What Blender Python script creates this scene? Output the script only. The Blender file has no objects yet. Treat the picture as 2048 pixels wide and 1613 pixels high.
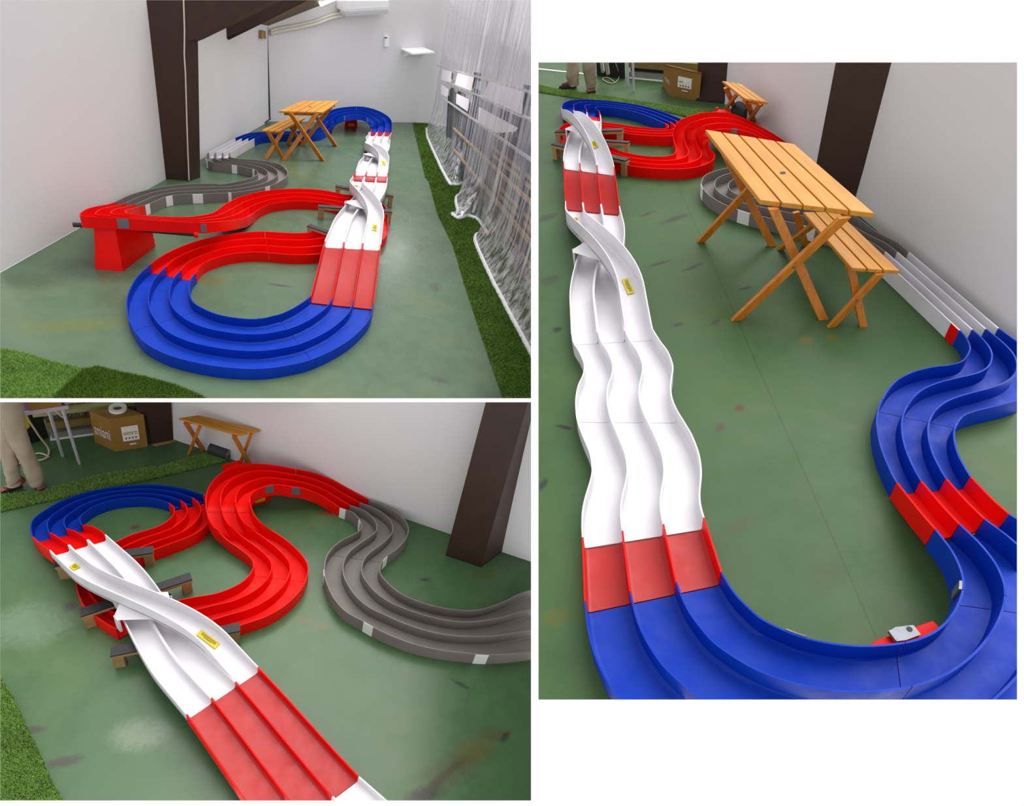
import bpy, bmesh, math, random
from mathutils import Vector, Matrix
import numpy as np

# ------------------------------------------------------------------ camera, sky, lamps, exposure
SC = bpy.context.scene
COL = SC.collection
CX, CY, FL = 1024.0, 806.5, 1163.0          # frame centre and focal length for a 2048 x 1613 frame

def axes(v):
    """right / forward / up of a level room, in camera coordinates, from where its uprights meet"""
    z = -Vector((v[0]-CX, v[1]-CY, FL)); z.normalize()
    f = Vector((0, 0, 1)); y = (f - z*f.dot(z)).normalized()
    return y.cross(z), y, z

class Room:
    def __init__(s, v, H, box):
        s.x, s.y, s.z = axes(v); s.H = H; s.box = box
        s.O = Vector((0, 0, H)); s.M = Matrix.Identity(4)
        s.planes = []
        for n in ((FL, 0, -(box[0]-CX)), (-FL, 0, (box[2]-CX)), (0, FL, -(box[1]-CY)), (0, -FL, (box[3]-CY))):
            c = Vector(n); s.planes.append(Vector((c.dot(s.x), c.dot(s.y), c.dot(s.z))).normalized())
    def ray(s, px, py):
        d = Vector((px-CX, py-CY, FL)); return Vector((d.dot(s.x), d.dot(s.y), d.dot(s.z)))
    def P(s, px, py, h=0.0):
        r = s.ray(px, py); return s.O + r*((h-s.H)/r.z)
    def on(s, plane, px, py, off=0.0):
        p, n = plane; r = s.ray(px, py)
        q = s.O + r*((p-s.O).dot(n)/r.dot(n)); return q - n*off
    def px(s, q):
        w = q - s.O; c = s.x*w.x + s.y*w.y + s.z*w.z
        return CX+FL*c.x/c.z, CY+FL*c.y/c.z
    def up(s, b, py):
        """height over floor point b at which the upright meets picture row py"""
        lo, hi = -1.0, 6.0
        for _ in range(50):
            m = (lo+hi)/2
            if s.px(b+Vector((0, 0, m)))[1] > py: lo = m
            else: hi = m
        return (lo+hi)/2
    def vplane(s, a, b):
        """upright plane through two points; normal looks to the camera"""
        n = (b-a).cross(Vector((0, 0, 1))).normalized()
        if (s.O-a).dot(n) < 0: n = -n
        return a, n

HALL = Room((548, 2340), 2.4, (0, 0, 1062, 797))
LOOP = Room((548, 2340), 3.2, (0, 805, 1062, 1602))
WAVE = Room((1297, 2039), 1.9, (1077, 125, 2034, 1400))
def mat3(r): return Matrix((r.x, r.y, r.z)).transposed()      # room -> camera
A1 = mat3(HALL).transposed()
for r in (LOOP, WAVE):
    R3 = A1 @ mat3(r)
    T = HALL.O - R3 @ r.O
    r.M = Matrix.Translation(T) @ R3.to_4x4()

cam = bpy.data.cameras.new('camera'); camo = bpy.data.objects.new('camera', cam); COL.objects.link(camo)
cr = Matrix((A1 @ Vector((1, 0, 0)), A1 @ Vector((0, -1, 0)), A1 @ Vector((0, 0, -1)))).transposed()
camo.matrix_world = Matrix.Translation(HALL.O) @ cr.to_4x4()
cam.sensor_fit = 'HORIZONTAL'; cam.sensor_width = 36.0; cam.lens = 36.0*FL/2048.0
cam.clip_start = 0.02; cam.clip_end = 200
SC.camera = camo
SC.view_settings.view_transform = 'Standard'; SC.view_settings.look = 'None'
SC.view_settings.exposure = 0.0; SC.view_settings.gamma = 1.0
w = bpy.data.worlds.new('world'); SC.world = w; w.use_nodes = True
bg = w.node_tree.nodes['Background']; bg.inputs[0].default_value = (1, 1, 1, 1); bg.inputs[1].default_value = 1.02
sl = bpy.data.lights.new('overhead_sun', 'SUN'); sl.energy = 3.4; sl.angle = math.radians(50); sl.color = (1, .985, .96)  # soft sun added from above for contrast, in place of ceiling lights
so = bpy.data.objects.new('overhead_sun', sl); COL.objects.link(so); so.rotation_euler = (math.radians(-20), math.radians(4), 0)

# ------------------------------------------------------------------ materials
def srgb(r, g, b):
    return tuple((c/255/12.92 if c/255 <= .04045 else ((c/255+.055)/1.055)**2.4) for c in (r, g, b)) + (1,)
class NT:
    def __init__(s, name):
        s.m = bpy.data.materials.new(name); s.m.use_nodes = True; s.t = s.m.node_tree; s.b = s.t.nodes['Principled BSDF']
    def n(s, typ, **kw):
        o = s.t.nodes.new(typ)
        for k, v in kw.items():
            if hasattr(o, k): setattr(o, k, v)
        return o
    def l(s, a, b): s.t.links.new(a, b)
    def coord(s, sc=(1, 1, 1), rot=(0, 0, 0), loc=(0, 0, 0)):
        c = s.n('ShaderNodeTexCoord'); m = s.n('ShaderNodeMapping'); s.l(c.outputs['Object'], m.inputs[0])
        m.inputs['Scale'].default_value = sc; m.inputs['Rotation'].default_value = rot; m.inputs['Location'].default_value = loc
        return m.outputs[0]
    def noise(s, vec, scale, detail=4, rough=.55, dist=0):
        o = s.n('ShaderNodeTexNoise'); s.l(vec, o.inputs['Vector']); o.inputs['Scale'].default_value = scale
        o.inputs['Detail'].default_value = detail; o.inputs['Roughness'].default_value = rough; o.inputs['Distortion'].default_value = dist
        return o.outputs['Fac']
    def ramp(s, fac, stops):
        o = s.n('ShaderNodeValToRGB'); s.l(fac, o.inputs[0]); e = o.color_ramp.elements
        while len(e) < len(stops): e.new(.5)
        for i, (p, c) in enumerate(stops): e[i].position = p; e[i].color = c if len(c) == 4 else (*c, 1)
        return o.outputs[0]
    def mix(s, fac, a, b, mode='MIX'):
        o = s.n('ShaderNodeMix'); o.data_type = 'RGBA'; o.blend_type = mode
        for v, i in ((fac, 0), (a, 6), (b, 7)):
            if hasattr(v, 'is_linked'): s.l(v, o.inputs[i])
            else: o.inputs[i].default_value = v
        return o.outputs[2]
    def bump(s, h, strength=.2, dist=.01):
        o = s.n('ShaderNodeBump'); s.l(h, o.inputs['Height']); o.inputs['Strength'].default_value = strength; o.inputs['Distance'].default_value = dist
        s.l(o.outputs[0], s.b.inputs['Normal'])
    def set(s, base=None, rough=None, spec=None, **kw):
        if base is not None:
            if hasattr(base, 'is_linked'): s.l(base, s.b.inputs['Base Color'])
            else: s.b.inputs['Base Color'].default_value = base
        if rough is not None:
            if hasattr(rough, 'is_linked'): s.l(rough, s.b.inputs['Roughness'])
            else: s.b.inputs['Roughness'].default_value = rough
        if spec is not None: s.b.inputs['Specular IOR Level'].default_value = spec
        for k, v in kw.items(): s.b.inputs[k].default_value = v
        return s.m

def plain(name, c, rough=.5, spec=.5, var=.06, vs=6, **kw):
    t = NT(name); f = t.noise(t.coord(), vs, 3)
    lo = tuple(max(0, x*(1-var)) for x in c[:3])+(1,); hi = tuple(min(1, x*(1+var)) for x in c[:3])+(1,)
    return t.set(t.ramp(f, [(.3, lo), (.7, hi)]), rough, spec, **kw)
def plastic(name, c, rough=.35, spec=.5):
    t = NT(name); v = t.coord(); f = t.noise(v, 5, 3); g = t.noise(v, 14, 2)
    lo = tuple(x*.93 for x in c[:3])+(1,); hi = tuple(min(1, x*1.05) for x in c[:3])+(1,)
    col = t.ramp(f, [(.3, lo), (.7, hi)])
    r = t.ramp(g, [(.3, (rough*.8,)*3), (.75, (min(1, rough*1.35),)*3)])
    return t.set(col, r, spec)
def wood(name, c1, c2, rough=.45, axis_scale=(3, 22, 22), ang=None):
    t = NT(name); v = t.coord(axis_scale)
    if ang is not None:
        cc = t.n('ShaderNodeTexCoord'); mp = t.n('ShaderNodeMapping'); mp.vector_type = 'TEXTURE'; t.l(cc.outputs['Object'], mp.inputs[0])
        mp.inputs['Rotation'].default_value = (0, 0, ang); mp.inputs['Scale'].default_value = (.6, .035, .035); v = mp.outputs[0]
    f = t.noise(v, 1.6, 5, .6, .6)
    g = t.noise(t.coord((1, 1, 1)), 3, 2)
    a = t.ramp(f, [(.3, c2), (.62, c1)])
    k = t.ramp(g, [(.35, (.86, .86, .86)), (.7, (1, 1, 1))])
    return t.set(t.mix(1.0, a, k, 'MULTIPLY'), rough, .4)

M = {}
M['red'] = plastic('red_plastic', srgb(222, 6, 1), .45, .14)
M['redlane'] = plastic('worn_red_plastic', srgb(166, 24, 24), .32, .25)
M['blue'] = plastic('blue_plastic', srgb(0, 50, 162), .45, .16)
M['white'] = plastic('white_plastic', srgb(212, 210, 215), .4, .3)
M['grey'] = plastic('grey_plastic', srgb(120, 113, 109), .5, .2)
M['tape'] = plain('white_tape', srgb(222, 222, 222), .5, .4, .02)
M['steel'] = plain('clip_steel', srgb(112, 114, 120), .4, .4, .1, 30, Metallic=.5)
M['black'] = plain('black_rubber', srgb(30, 30, 34), .55, .4, .2, 20)
M['postwood'] = wood('pale_post_wood', srgb(172, 138, 94), srgb(150, 116, 76), .6)
M['pine'] = wood('varnished_pine', srgb(206, 148, 56), srgb(188, 124, 36), .38)
M['pinedark'] = wood('varnished_pine_leg', srgb(200, 124, 32), srgb(178, 100, 20), .38, (22, 22, 5))
M['brown'] = plain('brown_painted_steel', srgb(58, 40, 33), .55, .3, .12, 9)
M['wall'] = plain('white_wall_panel', srgb(216, 214, 216), .75, .2, .015, 2)
M['yellow'] = plain('yellow_label', srgb(200, 180, 10), .5, .3, .03)
M['ink'] = plain('label_ink', srgb(40, 36, 20), .6, .2, .02)
M['dark'] = plain('dark_rubber_cable', srgb(52, 54, 56), .6, .3, .05)
M['label_grey'] = plain('pale_grey_ink', srgb(214, 206, 190), .6, .2, .02)
M['plastic_white'] = plain('appliance_white', srgb(240, 240, 242), .35, .4, .01)
M['conduit'] = plain('cream_hose', srgb(206, 202, 190), .6, .3, .05, 20)
M['lcd'] = plain('display_grey', srgb(110, 118, 120), .3, .4, .02)

def floor_mat(name, base, spots, rough=.28, spec=.3, seams=None):
    """painted floor: mottled green, worn patches, and stains and painted sheen at their places"""
    t = NT(name); v = t.coord(); b = Vector(base[:3])
    f = t.noise(v, 1.3, 5, .6); g = t.noise(v, 7, 5, .65)
    c = t.ramp(f, [(.3, (*(b*.86), 1)), (.5, (*b, 1)), (.72, (b.x*1.28, b.y*1.1, b.z*.95, 1))])
    k = t.ramp(g, [(.3, (.9, .92, .9)), (.6, (1.03, 1.03, 1.03))])
    c = t.mix(1.0, c, k, 'MULTIPLY')
    fs = t.noise(t.coord((1, 6, 1), (0, 0, .6)), 6, 5, .7)
    c = t.mix(t.ramp(fs, [(.66, (0, 0, 0)), (.8, (.4, .4, .4))]), c, (b.x*.35, b.y*.32, b.z*.3, 1))
    gn = t.noise(t.coord((1, 1, 1)), 34, 5, .75, .5)
    for (p, rx, ry, ang, col, st) in spots:
        m = t.n('ShaderNodeMapping'); m.vector_type = 'TEXTURE'; cc = t.n('ShaderNodeTexCoord'); t.l(cc.outputs['Object'], m.inputs[0])
        m.inputs['Location'].default_value = (p.x, p.y, 0); m.inputs['Rotation'].default_value = (0, 0, ang); m.inputs['Scale'].default_value = (rx, ry, 1)
        gr = t.n('ShaderNodeTexGradient'); gr.gradient_type = 'SPHERICAL'; t.l(m.outputs[0], gr.inputs[0])
        mu = t.n('ShaderNodeMath'); mu.operation = 'MULTIPLY'; t.l(gr.outputs['Fac'], mu.inputs[0]); t.l(gn, mu.inputs[1])
        c = t.mix(t.ramp(mu.outputs[0], [(.12, (0, 0, 0)), (.34, (st, st, st))]), c, (*col, 1))
    for (p, ang, wd) in (seams or []):
        m = t.n('ShaderNodeMapping'); m.vector_type = 'TEXTURE'; cc = t.n('ShaderNodeTexCoord'); t.l(cc.outputs['Object'], m.inputs[0])
        m.inputs['Location'].default_value = (p.x, p.y, 0); m.inputs['Rotation'].default_value = (0, 0, ang); m.inputs['Scale'].default_value = (1, wd, 1)
        sx = t.n('ShaderNodeSeparateXYZ'); t.l(m.outputs[0], sx.inputs[0])
        ab = t.n('ShaderNodeMath'); ab.operation = 'ABSOLUTE'; t.l(sx.outputs[1], ab.inputs[0])
        c = t.mix(t.ramp(ab.outputs[0], [(.5, (.35, .35, .35)), (1, (0, 0, 0))]), c, (b.x*.4, b.y*.4, b.z*.4, 1))
    t.bump(g, .04, .01)
    r = t.ramp(g, [(.3, (rough*.8,)*3), (.7, (rough*1.3,)*3)])
    return t.set(c, r, spec)

def turf_mat(name, a, b):
    t = NT(name); f = t.noise(t.coord(), 60, 3, .7); g = t.noise(t.coord(), 5, 2)
    c = t.ramp(f, [(.3, a), (.7, b)])
    return t.set(t.mix(1.0, c, t.ramp(g, [(.3, (.8, .8, .8)), (.7, (1.1, 1.1, 1.1))]), 'MULTIPLY'), .9, .1)
M['turf'] = turf_mat('turf_pile', srgb(104, 140, 62), srgb(150, 184, 100))
M['turfback'] = turf_mat('turf_backing', srgb(44, 66, 22), srgb(66, 92, 36))
M['turf2'] = turf_mat('turf_pile_fine', srgb(76, 104, 34), srgb(98, 130, 50))

# ------------------------------------------------------------------ mesh building
class MB:
    def __init__(s): s.v = []; s.f = []
    def add(s, vs, fs):
        o = len(s.v); s.v += [Vector(p) for p in vs]; s.f += [[o+i for i in f] for f in fs]; return s
    def poly(s, pts, thick=None):
        """polygon, or a slab when thick (a vector) is given"""
        n = len(pts)
        if thick is None: return s.add(pts, [list(range(n))])
        t = Vector(thick); q = [p+t for p in pts]
        return s.add(list(pts)+q, [list(range(n)), list(range(2*n-1, n-1, -1))]+[[i, n+i, n+(i+1) % n, (i+1) % n] for i in range(n)])
    def loft(s, rings, closed=True, caps=True):
        n = len(rings[0]); vs = [p for r in rings for p in r]; fs = []
        for i in range(len(rings)-1):
            for j in range(n if closed else n-1):
                k = (j+1) % n; fs.append([i*n+j, i*n+k, (i+1)*n+k, (i+1)*n+j])
        if caps and closed: fs += [list(range(n-1, -1, -1)), list(range((len(rings)-1)*n, len(rings)*n))]
        return s.add(vs, fs)
    def box8(s, a, b):
        """two matching quads"""
        return s.add(list(a)+list(b), [[3, 2, 1, 0], [4, 5, 6, 7], [0, 1, 5, 4], [1, 2, 6, 5], [2, 3, 7, 6], [3, 0, 4, 7]])
    def beam(s, p, q, wv, dv):
        """bar from p to q with half-size vectors wv, dv"""
        c = [wv+dv, wv-dv, -wv-dv, -wv+dv]
        return s.box8([p+k for k in c], [q+k for k in c])
    def obox(s, c, ex, ey, ez):
        """box by its centre and three half-size vectors"""
        return s.beam(c-ez, c+ez, ex, ey)
    def ruled(s, a, b, n=14):
        """solid between two matching outlines, cut into many levels so twisted sides stay smooth"""
        return s.loft([[p.lerp(q, k/n) for p, q in zip(a, b)] for k in range(n+1)])
    def tube(s, pts, r, n=8):
        rings = []
        for i, p in enumerate(pts):
            d = (pts[min(i+1, len(pts)-1)]-pts[max(i-1, 0)]).normalized()
            a = d.cross(Vector((0, 0, 1)) if abs(d.z) < .9 else Vector((1, 0, 0))).normalized(); b = d.cross(a)
            rr = r[i] if isinstance(r, (list, tuple)) else r
            rings.append([p+(a*math.cos(2*math.pi*k/n)+b*math.sin(2*math.pi*k/n))*rr for k in range(n)])
        return s.loft(rings)
    def build(s, name, mat, room, parent=None, origin=None, smooth=None, clip=True, bevel=0, solid=True, side=None):
        if origin is None: origin = parent['_o'] if parent is not None else None
        bm = bmesh.new(); vv = [bm.verts.new(p) for p in s.v]
        for f in s.f:
            try: bm.faces.new([vv[i] for i in f])
            except ValueError: pass
        bmesh.ops.remove_doubles(bm, verts=bm.verts, dist=1e-6)
        bmesh.ops.recalc_face_normals(bm, faces=bm.faces)
        if clip:
            for n in room.planes:
                if min((v.co-room.O).dot(n) for v in bm.verts) < -1e-6:
                    g = bm.verts[:]+bm.edges[:]+bm.faces[:]
                    r = bmesh.ops.bisect_plane(bm, geom=g, plane_co=room.O, plane_no=n, clear_inner=True, dist=1e-7)
                    if solid:
                        es = [e for e in bm.edges if e.is_boundary]
                        if es: bmesh.ops.holes_fill(bm, edges=es, sides=0)
                    if not bm.verts: bm.free(); return None
        if side is not None:
            pass
        if origin is None:
            xs = [v.co for v in bm.verts]
            origin = Vector((sum(p.x for p in xs)/len(xs), sum(p.y for p in xs)/len(xs), min(p.z for p in xs)))
        for v in bm.verts: v.co -= Vector(origin)
        if smooth is not None:
            for f in bm.faces: f.smooth = True
            bm.normal_update()
            for e in bm.edges:
                if len(e.link_faces) == 2: e.smooth = e.calc_face_angle(0) < math.radians(smooth)
        me = bpy.data.meshes.new(name); bm.to_mesh(me); bm.free()
        for m_ in (mat if isinstance(mat, list) else [mat]): me.materials.append(m_)
        o = bpy.data.objects.new(name, me); COL.objects.link(o)
        if parent is not None: o.parent = parent
        else: o.matrix_world = room.M @ Matrix.Translation(origin)
        if bevel:
            b = o.modifiers.new('bevel', 'BEVEL'); b.width = bevel; b.segments = 2; b.limit_method = 'ANGLE'; b.angle_limit = math.radians(40)
        o_origin[o.name] = Vector(origin)
        return o
o_origin = {}
def tag(o, label=None, cat=None, group=None, kind=None):
    if o is None: return o
    if label: o['label'] = label
    if cat: o['category'] = cat
    if group: o['group'] = group
    if kind: o['kind'] = kind
    return o
class Root:
    """an Empty at a thing's base"""
    def __init__(s, name, room, origin, label, cat, group=None):
        s.o = bpy.data.objects.new(name, None); COL.objects.link(s.o); s.room = room; s.org = Vector(origin)
        s.o.empty_display_size = .05
        s.o.matrix_world = room.M @ Matrix.Translation(s.org); tag(s.o, label, cat, group)
    def part(s, name, mb, mat, under=None, label=None, kind=None, **kw):
        o = mb.build(name, mat, s.room, parent=under or s.o, origin=s.org, **kw)
        # sub-parts share their thing's origin
        return tag(o, label, kind=kind)
def structure(name, mb, mat, room, **kw): return tag(mb.build(name, mat, room, **kw), kind='structure')
UP = Vector((0, 0, 1))

def crom(pts, n):
    """smooth curve through the points (lists of numbers)"""
    out = []; m = len(pts)
    for i in range(m-1):
        p0, p1, p2, p3 = pts[max(i-1, 0)], pts[i], pts[i+1], pts[min(i+2, m-1)]
        if i == 0: p0 = [2*a-b for a, b in zip(p1, p2)]
        if i == m-2: p3 = [2*a-b for a, b in zip(p2, p1)]
        for k in range(n):
            t = k/n
            out.append([.5*(2*b+(c-a)*t+(2*a-5*b+4*c-d)*t*t+(3*b-a-3*c+d)*t**3) for a, b, c, d in zip(p0, p1, p2, p3)])
    out.append(list(pts[-1])); return out

class Track:
    """three-lane track piece between two rim lines traced on the ground plan"""
    def __init__(s, room, secs, h=.1, n=6, curve=None):
        s.room = room
        ctl = curve if curve is not None else [list(room.P(q[0], q[1], q[4] if len(q) > 4 else h)) + list(room.P(q[2], q[3], q[5] if len(q) > 5 else (q[4] if len(q) > 4 else h))) for q in secs]
        s.c = crom(ctl, n); s.n = n
    def sub(s, i0, i1):
        return s.c[int(i0*s.n):int(i1*s.n)+1]
    def piece(s, name, label, mat, i0=None, i1=None, rail=.06, skirt=.08, lanes=3, rt=.006, group=None, cat='race track', gap=.0012, bedmat=None, lift=0.0):
        c = s.c if i0 is None else s.sub(i0, i1)
        L = [Vector(p[:3]) for p in c]; R = [Vector(p[3:]) for p in c]
        if gap:
            for A in (L, R):
                A[0] = A[0]+(A[1]-A[0]).normalized()*gap; A[-1] = A[-1]+(A[-2]-A[-1]).normalized()*gap
        mid = (L[len(L)//2]+R[len(R)//2])/2
        root = Root(name, s.room, (mid.x, mid.y, max(0, mid.z-skirt)), label, cat, group)
        bm = MB(); rings = []
        for a, b in zip(L, R):
            z = Vector((0, 0, -rail)); d = Vector((0, 0, -.006))
            pts = []; ends = None
            for k in range(lanes):
                p = a+(b-a)*(k/lanes); q = a+(b-a)*((k+1)/lanes); f = (q-p)
                if k == 0: p = p+f.normalized()*rt*.6
                if k == lanes-1: q = q-f.normalized()*rt*.6
                f = q-p; ends = (ends[0] if k else p, q)
                pts += [p+z*.88, p+f*.05+z*.98, p+f*.12+z, q-f*.12+z, q-f*.05+z*.98, q+z*.88]
            rings.append(pts+[e_+d*1.5+z for e_ in (ends[1], ends[0])])
        bm.loft(rings); root.part('lane_bed', bm, bedmat or mat, smooth=40)
        for k in range(lanes+1):
            rb = MB(); rings = []
            for a, b in zip(L, R):
                lat = (b-a); lat.z = 0; lat.normalize(); p = a+(b-a)*(k/lanes)
                if k == 0: o0, o1 = lat*0, lat*rt
                elif k == lanes: o0, o1 = -lat*rt, lat*0
                else: o0, o1 = -lat*rt/2, lat*rt/2
                dz = skirt if k in (0, lanes) else rail+.004
                dz = min(dz, p.z-.001)
                rings.append([p+o0, p+o1, p+o1-UP*dz, p+o0-UP*dz])
            rb.loft(rings); root.part('side_rail' if k in (0, lanes) else 'lane_divider', rb, mat, smooth=40)
        s.skirt = skirt
        return root
    def patch(s, root, right, i0, i1, mat, name='tape_patch', z0=0.0, z1=None, out=.0025, inner=False):
        """flat strip stuck on the outside of a side rail"""
        c = s.c[int(i0*s.n):max(int(i1*s.n), int(i0*s.n)+1)+1]
        z1 = s.skirt if z1 is None else z1; m = MB(); rings = []
        for p in c:
            a, b = Vector(p[:3]), Vector(p[3:]); lat = (b-a); lat.z = 0; lat.normalize()
            q = b if right else a; o = lat if right else -lat
            rings.append([q+o*.0005-UP*z0, q+o*out-UP*z0, q+o*out-UP*min(z1, q.z-.002), q+o*.0005-UP*min(z1, q.z-.002)])
        m.loft(rings); return root.part(name, m, mat)

def trestle(room, name, label, cat, corners, h, planks, th, legs, sec, hole=False, group=None, cleat=True, mat='pine', gap=.012, matl='pinedark'):
    """plank-topped table or bench on crossed legs. corners: front-left, front-right, back-right, back-left pixels at height h"""
    c = [room.P(*p, h) for p in corners]
    org = (c[0]+c[1]+c[2]+c[3])/4; org.z = 0
    rt = Root(name, room, org, label, cat, group)
    wd = (c[1]-c[0]).length; gd = (c[3]-c[0]); PM = wood('varnished_pine_top', srgb(206, 142, 46), srgb(186, 120, 30), .42, ang=math.atan2(gd.y, gd.x))
    for k in range(planks):
        a = k/planks+(gap/2/wd if k else 0); b = (k+1)/planks-(gap/2/wd if k < planks-1 else 0)
        f0, f1 = c[0].lerp(c[1], a), c[0].lerp(c[1], b); b0, b1 = c[3].lerp(c[2], a), c[3].lerp(c[2], b)
        m = MB().poly([f0, f1, b1, b0], -UP*th); pl = rt.part('plank', m, PM, bevel=.003)
    if hole:
        q = c[0].lerp(c[1], .5).lerp(c[3].lerp(c[2], .5), .42)
        m = MB(); m.tube([q+UP*.0005, q+UP*.0015], wd*.03, 16); rt.part('parasol_hole', m, M['black'])
    along = (c[3]-c[0]).normalized(); across = (c[1]-c[0]).normalized()
    for (fx, fy, tx, ty) in legs:
        a = room.P(fx, fy, 0); b = room.P(tx, ty, h-th)
        d = (b-a).normalized(); al = (along-d*along.dot(d)).normalized(); wv = d.cross(al).normalized()
        a2 = a-d*0; ring0 = []; 
        m = MB(); cs = [wv*sec[0]+al*sec[1], wv*sec[0]-al*sec[1], -wv*sec[0]-al*sec[1], -wv*sec[0]+al*sec[1]]
        lo = [a+k-d*((a+k).z/d.z) for k in cs]; hi = [b+k-d*((b+k).z-(h-th))/d.z for k in cs]
        m.box8(lo, hi); rt.part('leg', m, M[matl], bevel=.002)
    for (l0_, l1_) in ((legs[0], legs[1]), (legs[2], legs[3])):
        # bolt head where the legs cross
        x1, y1, x2, y2 = l0_; x3, y3, x4, y4 = l1_; den = (x1-x2)*(y3-y4)-(y1-y2)*(x3-x4)
        if abs(den) < 1e-6: continue
        tt = ((x1-x3)*(y3-y4)-(y1-y3)*(x3-x4))/den; pa_ = room.P(x1, y1, 0).lerp(room.P(x2, y2, h-th), tt)
        if 0 < tt < 1:
            o_ = -along if (room.O-pa_).dot(-along) > 0 else along
            rt.part('bolt', MB().tube([pa_+o_*sec[1], pa_+o_*(sec[1]+.004)], sec[0]*.3, 10), M['steel'])
    if cleat:
        for t_ in (.12, .88):
            p = c[0].lerp(c[3], t_); q = c[1].lerp(c[2], t_); p = p.lerp(q, .06); q2 = c[0].lerp(c[3], t_).lerp(c[1].lerp(c[2], t_), .94)
            m = MB().beam(p-UP*(th+sec[0]*.8), q2-UP*(th+sec[0]*.8), along*sec[1], UP*sec[0]*.8)
            rt.part('cleat', m, M[matl])
    return rt

def blades(room, poly, n, hgt, wid, seed, mats=None, z=.004, lean=.5):
    """short grass blades over a floor polygon (list of room points)"""
    rnd = random.Random(seed); xs = [p.x for p in poly]; ys = [p.y for p in poly]; m = MB()
    def inside(x, y):
        c = False; j = len(poly)-1
        for i in range(len(poly)):
            a, b = poly[i], poly[j]
            if (a.y > y) != (b.y > y) and x < (b.x-a.x)*(y-a.y)/(b.y-a.y)+a.x: c = not c
            j = i
        return c
    k = 0; vs = []; fs = []
    while k < n:
        x = rnd.uniform(min(xs), max(xs)); y = rnd.uniform(min(ys), max(ys)); 
        if not inside(x, y): 
            if rnd.random() < .0005: k += 1
            continue
        a = rnd.uniform(0, 6.28); dx, dy = math.cos(a)*wid, math.sin(a)*wid; b = rnd.uniform(0, 6.28); hh = hgt*rnd.uniform(.6, 1.2)
        lx, ly = math.cos(b)*hh*lean, math.sin(b)*hh*lean; o = len(vs)
        vs += [Vector((x-dx, y-dy, z)), Vector((x+dx, y+dy, z)), Vector((x+lx, y+ly, z+hh))]; fs.append([o, o+1, o+2]); k += 1
    m.v = vs; m.f = fs; return m

def turf(room, pix, label, n, hgt=.014, wid=.0022, seed=1, mat='turf', z=.0, group=None):
    poly = [room.P(*p) for p in pix]
    mb = MB().poly([p+UP*.004 for p in poly], -UP*.0035)
    org = sum(poly, Vector())/len(poly)
    rt = Root('artificial_turf', room, org, label, 'artificial turf', group)
    rt.part('turf_backing', mb, M['turfback'])
    rt.part('turf_pile', blades(room, poly, n, hgt, wid, seed), M[mat], kind='stuff', solid=False)
    return rt

# ================================================================== the long hall
R = HALL
def pts(room, ps, h=0.0): return [room.P(*p, h) if len(p) == 2 else room.P(*p) for p in ps]
def shift(pl, out): return (pl[0]+pl[1]*out, pl[1])
HBASE = srgb(78, 98, 76)
hspots = [(R.P(560, 571), .16, .03, .35, (.05, .045, .035), .8), (R.P(783, 473), .05, .04, 0, (.06, .07, .09), .8),
          (R.P(415, 560), .22, .1, .5, (.12, .1, .03), .5), (R.P(150, 650), .5, .14, .7, (.12, .14, .03), .5), (R.P(60, 560), .35, .2, .6, (.04, .05, .03), .45),
          (R.P(870, 575), .1, .16, .3, (.06, .06, .05), .6), (R.P(840, 495), .09, .12, .3, (.07, .07, .05), .6), (R.P(600, 350), .25, .1, .2, (.12, .12, .02), .4),
          (R.P(880, 760), .1, .06, .3, (.07, .05, .05), .6), (R.P(180, 540), .45, .25, .3, (.03, .045, .03), .5)]
M['floor_hall'] = floor_mat('green_painted_floor', HBASE, hspots, .26)
fl = MB().poly(pts(R, [(0, 546), (330, 359.5), (400, 320), (538, 242.5), (833, 244.5), (862, 246), (960, 262), (1064, 300), (1066, 800), (-3, 800)]), -UP*.05)
structure('floor', fl, M['floor_hall'], R, origin=Vector((0, 0, 0)))
WL = R.vplane(R.P(0, 545), R.P(538, 243)); WB = R.vplane(R.P(538, 243), R.P(833, 245)); 
wl0, wl1 = R.P(0, 545), R.P(538, 243); wl0 = wl0+(wl0-wl1)*.3; wr = R.P(833, 245)
def wallslab(a, b, h, n, t=.06): return MB().poly([a, b, b+UP*h, a+UP*h], -n*t)
structure('wall_left', wallslab(wl0, wl1, 4, WL[1]), M['wall'], R)
structure('wall_back', wallslab(wl1, wr, 4, WB[1]), M['wall'], R)
WR = R.vplane(wr, R.P(975, 264))
structure('wall_right', wallslab(wr, R.P(975, 264), 4, WR[1]), M['wall'], R)
# sloping boarded ceiling
M['ceil'] = wood('ceiling_board', srgb(122, 104, 66), srgb(98, 82, 50), .6)
c0 = R.on(WB, 534, 53); c1 = R.on(WB, 676, -3); c2 = R.on(WL, 300, 4)
cdir = (c1-c0); adir = (wl0-wl1); adir.z = (c2-c0).z*adir.xy.length/(c2-c0).xy.length
ce = MB().poly([c0, c0+cdir*1.15, c0+cdir*1.15+adir*.55, c0+adir*.55], UP*.05)
structure('ceiling', ce, M['ceil'], R)
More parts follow.
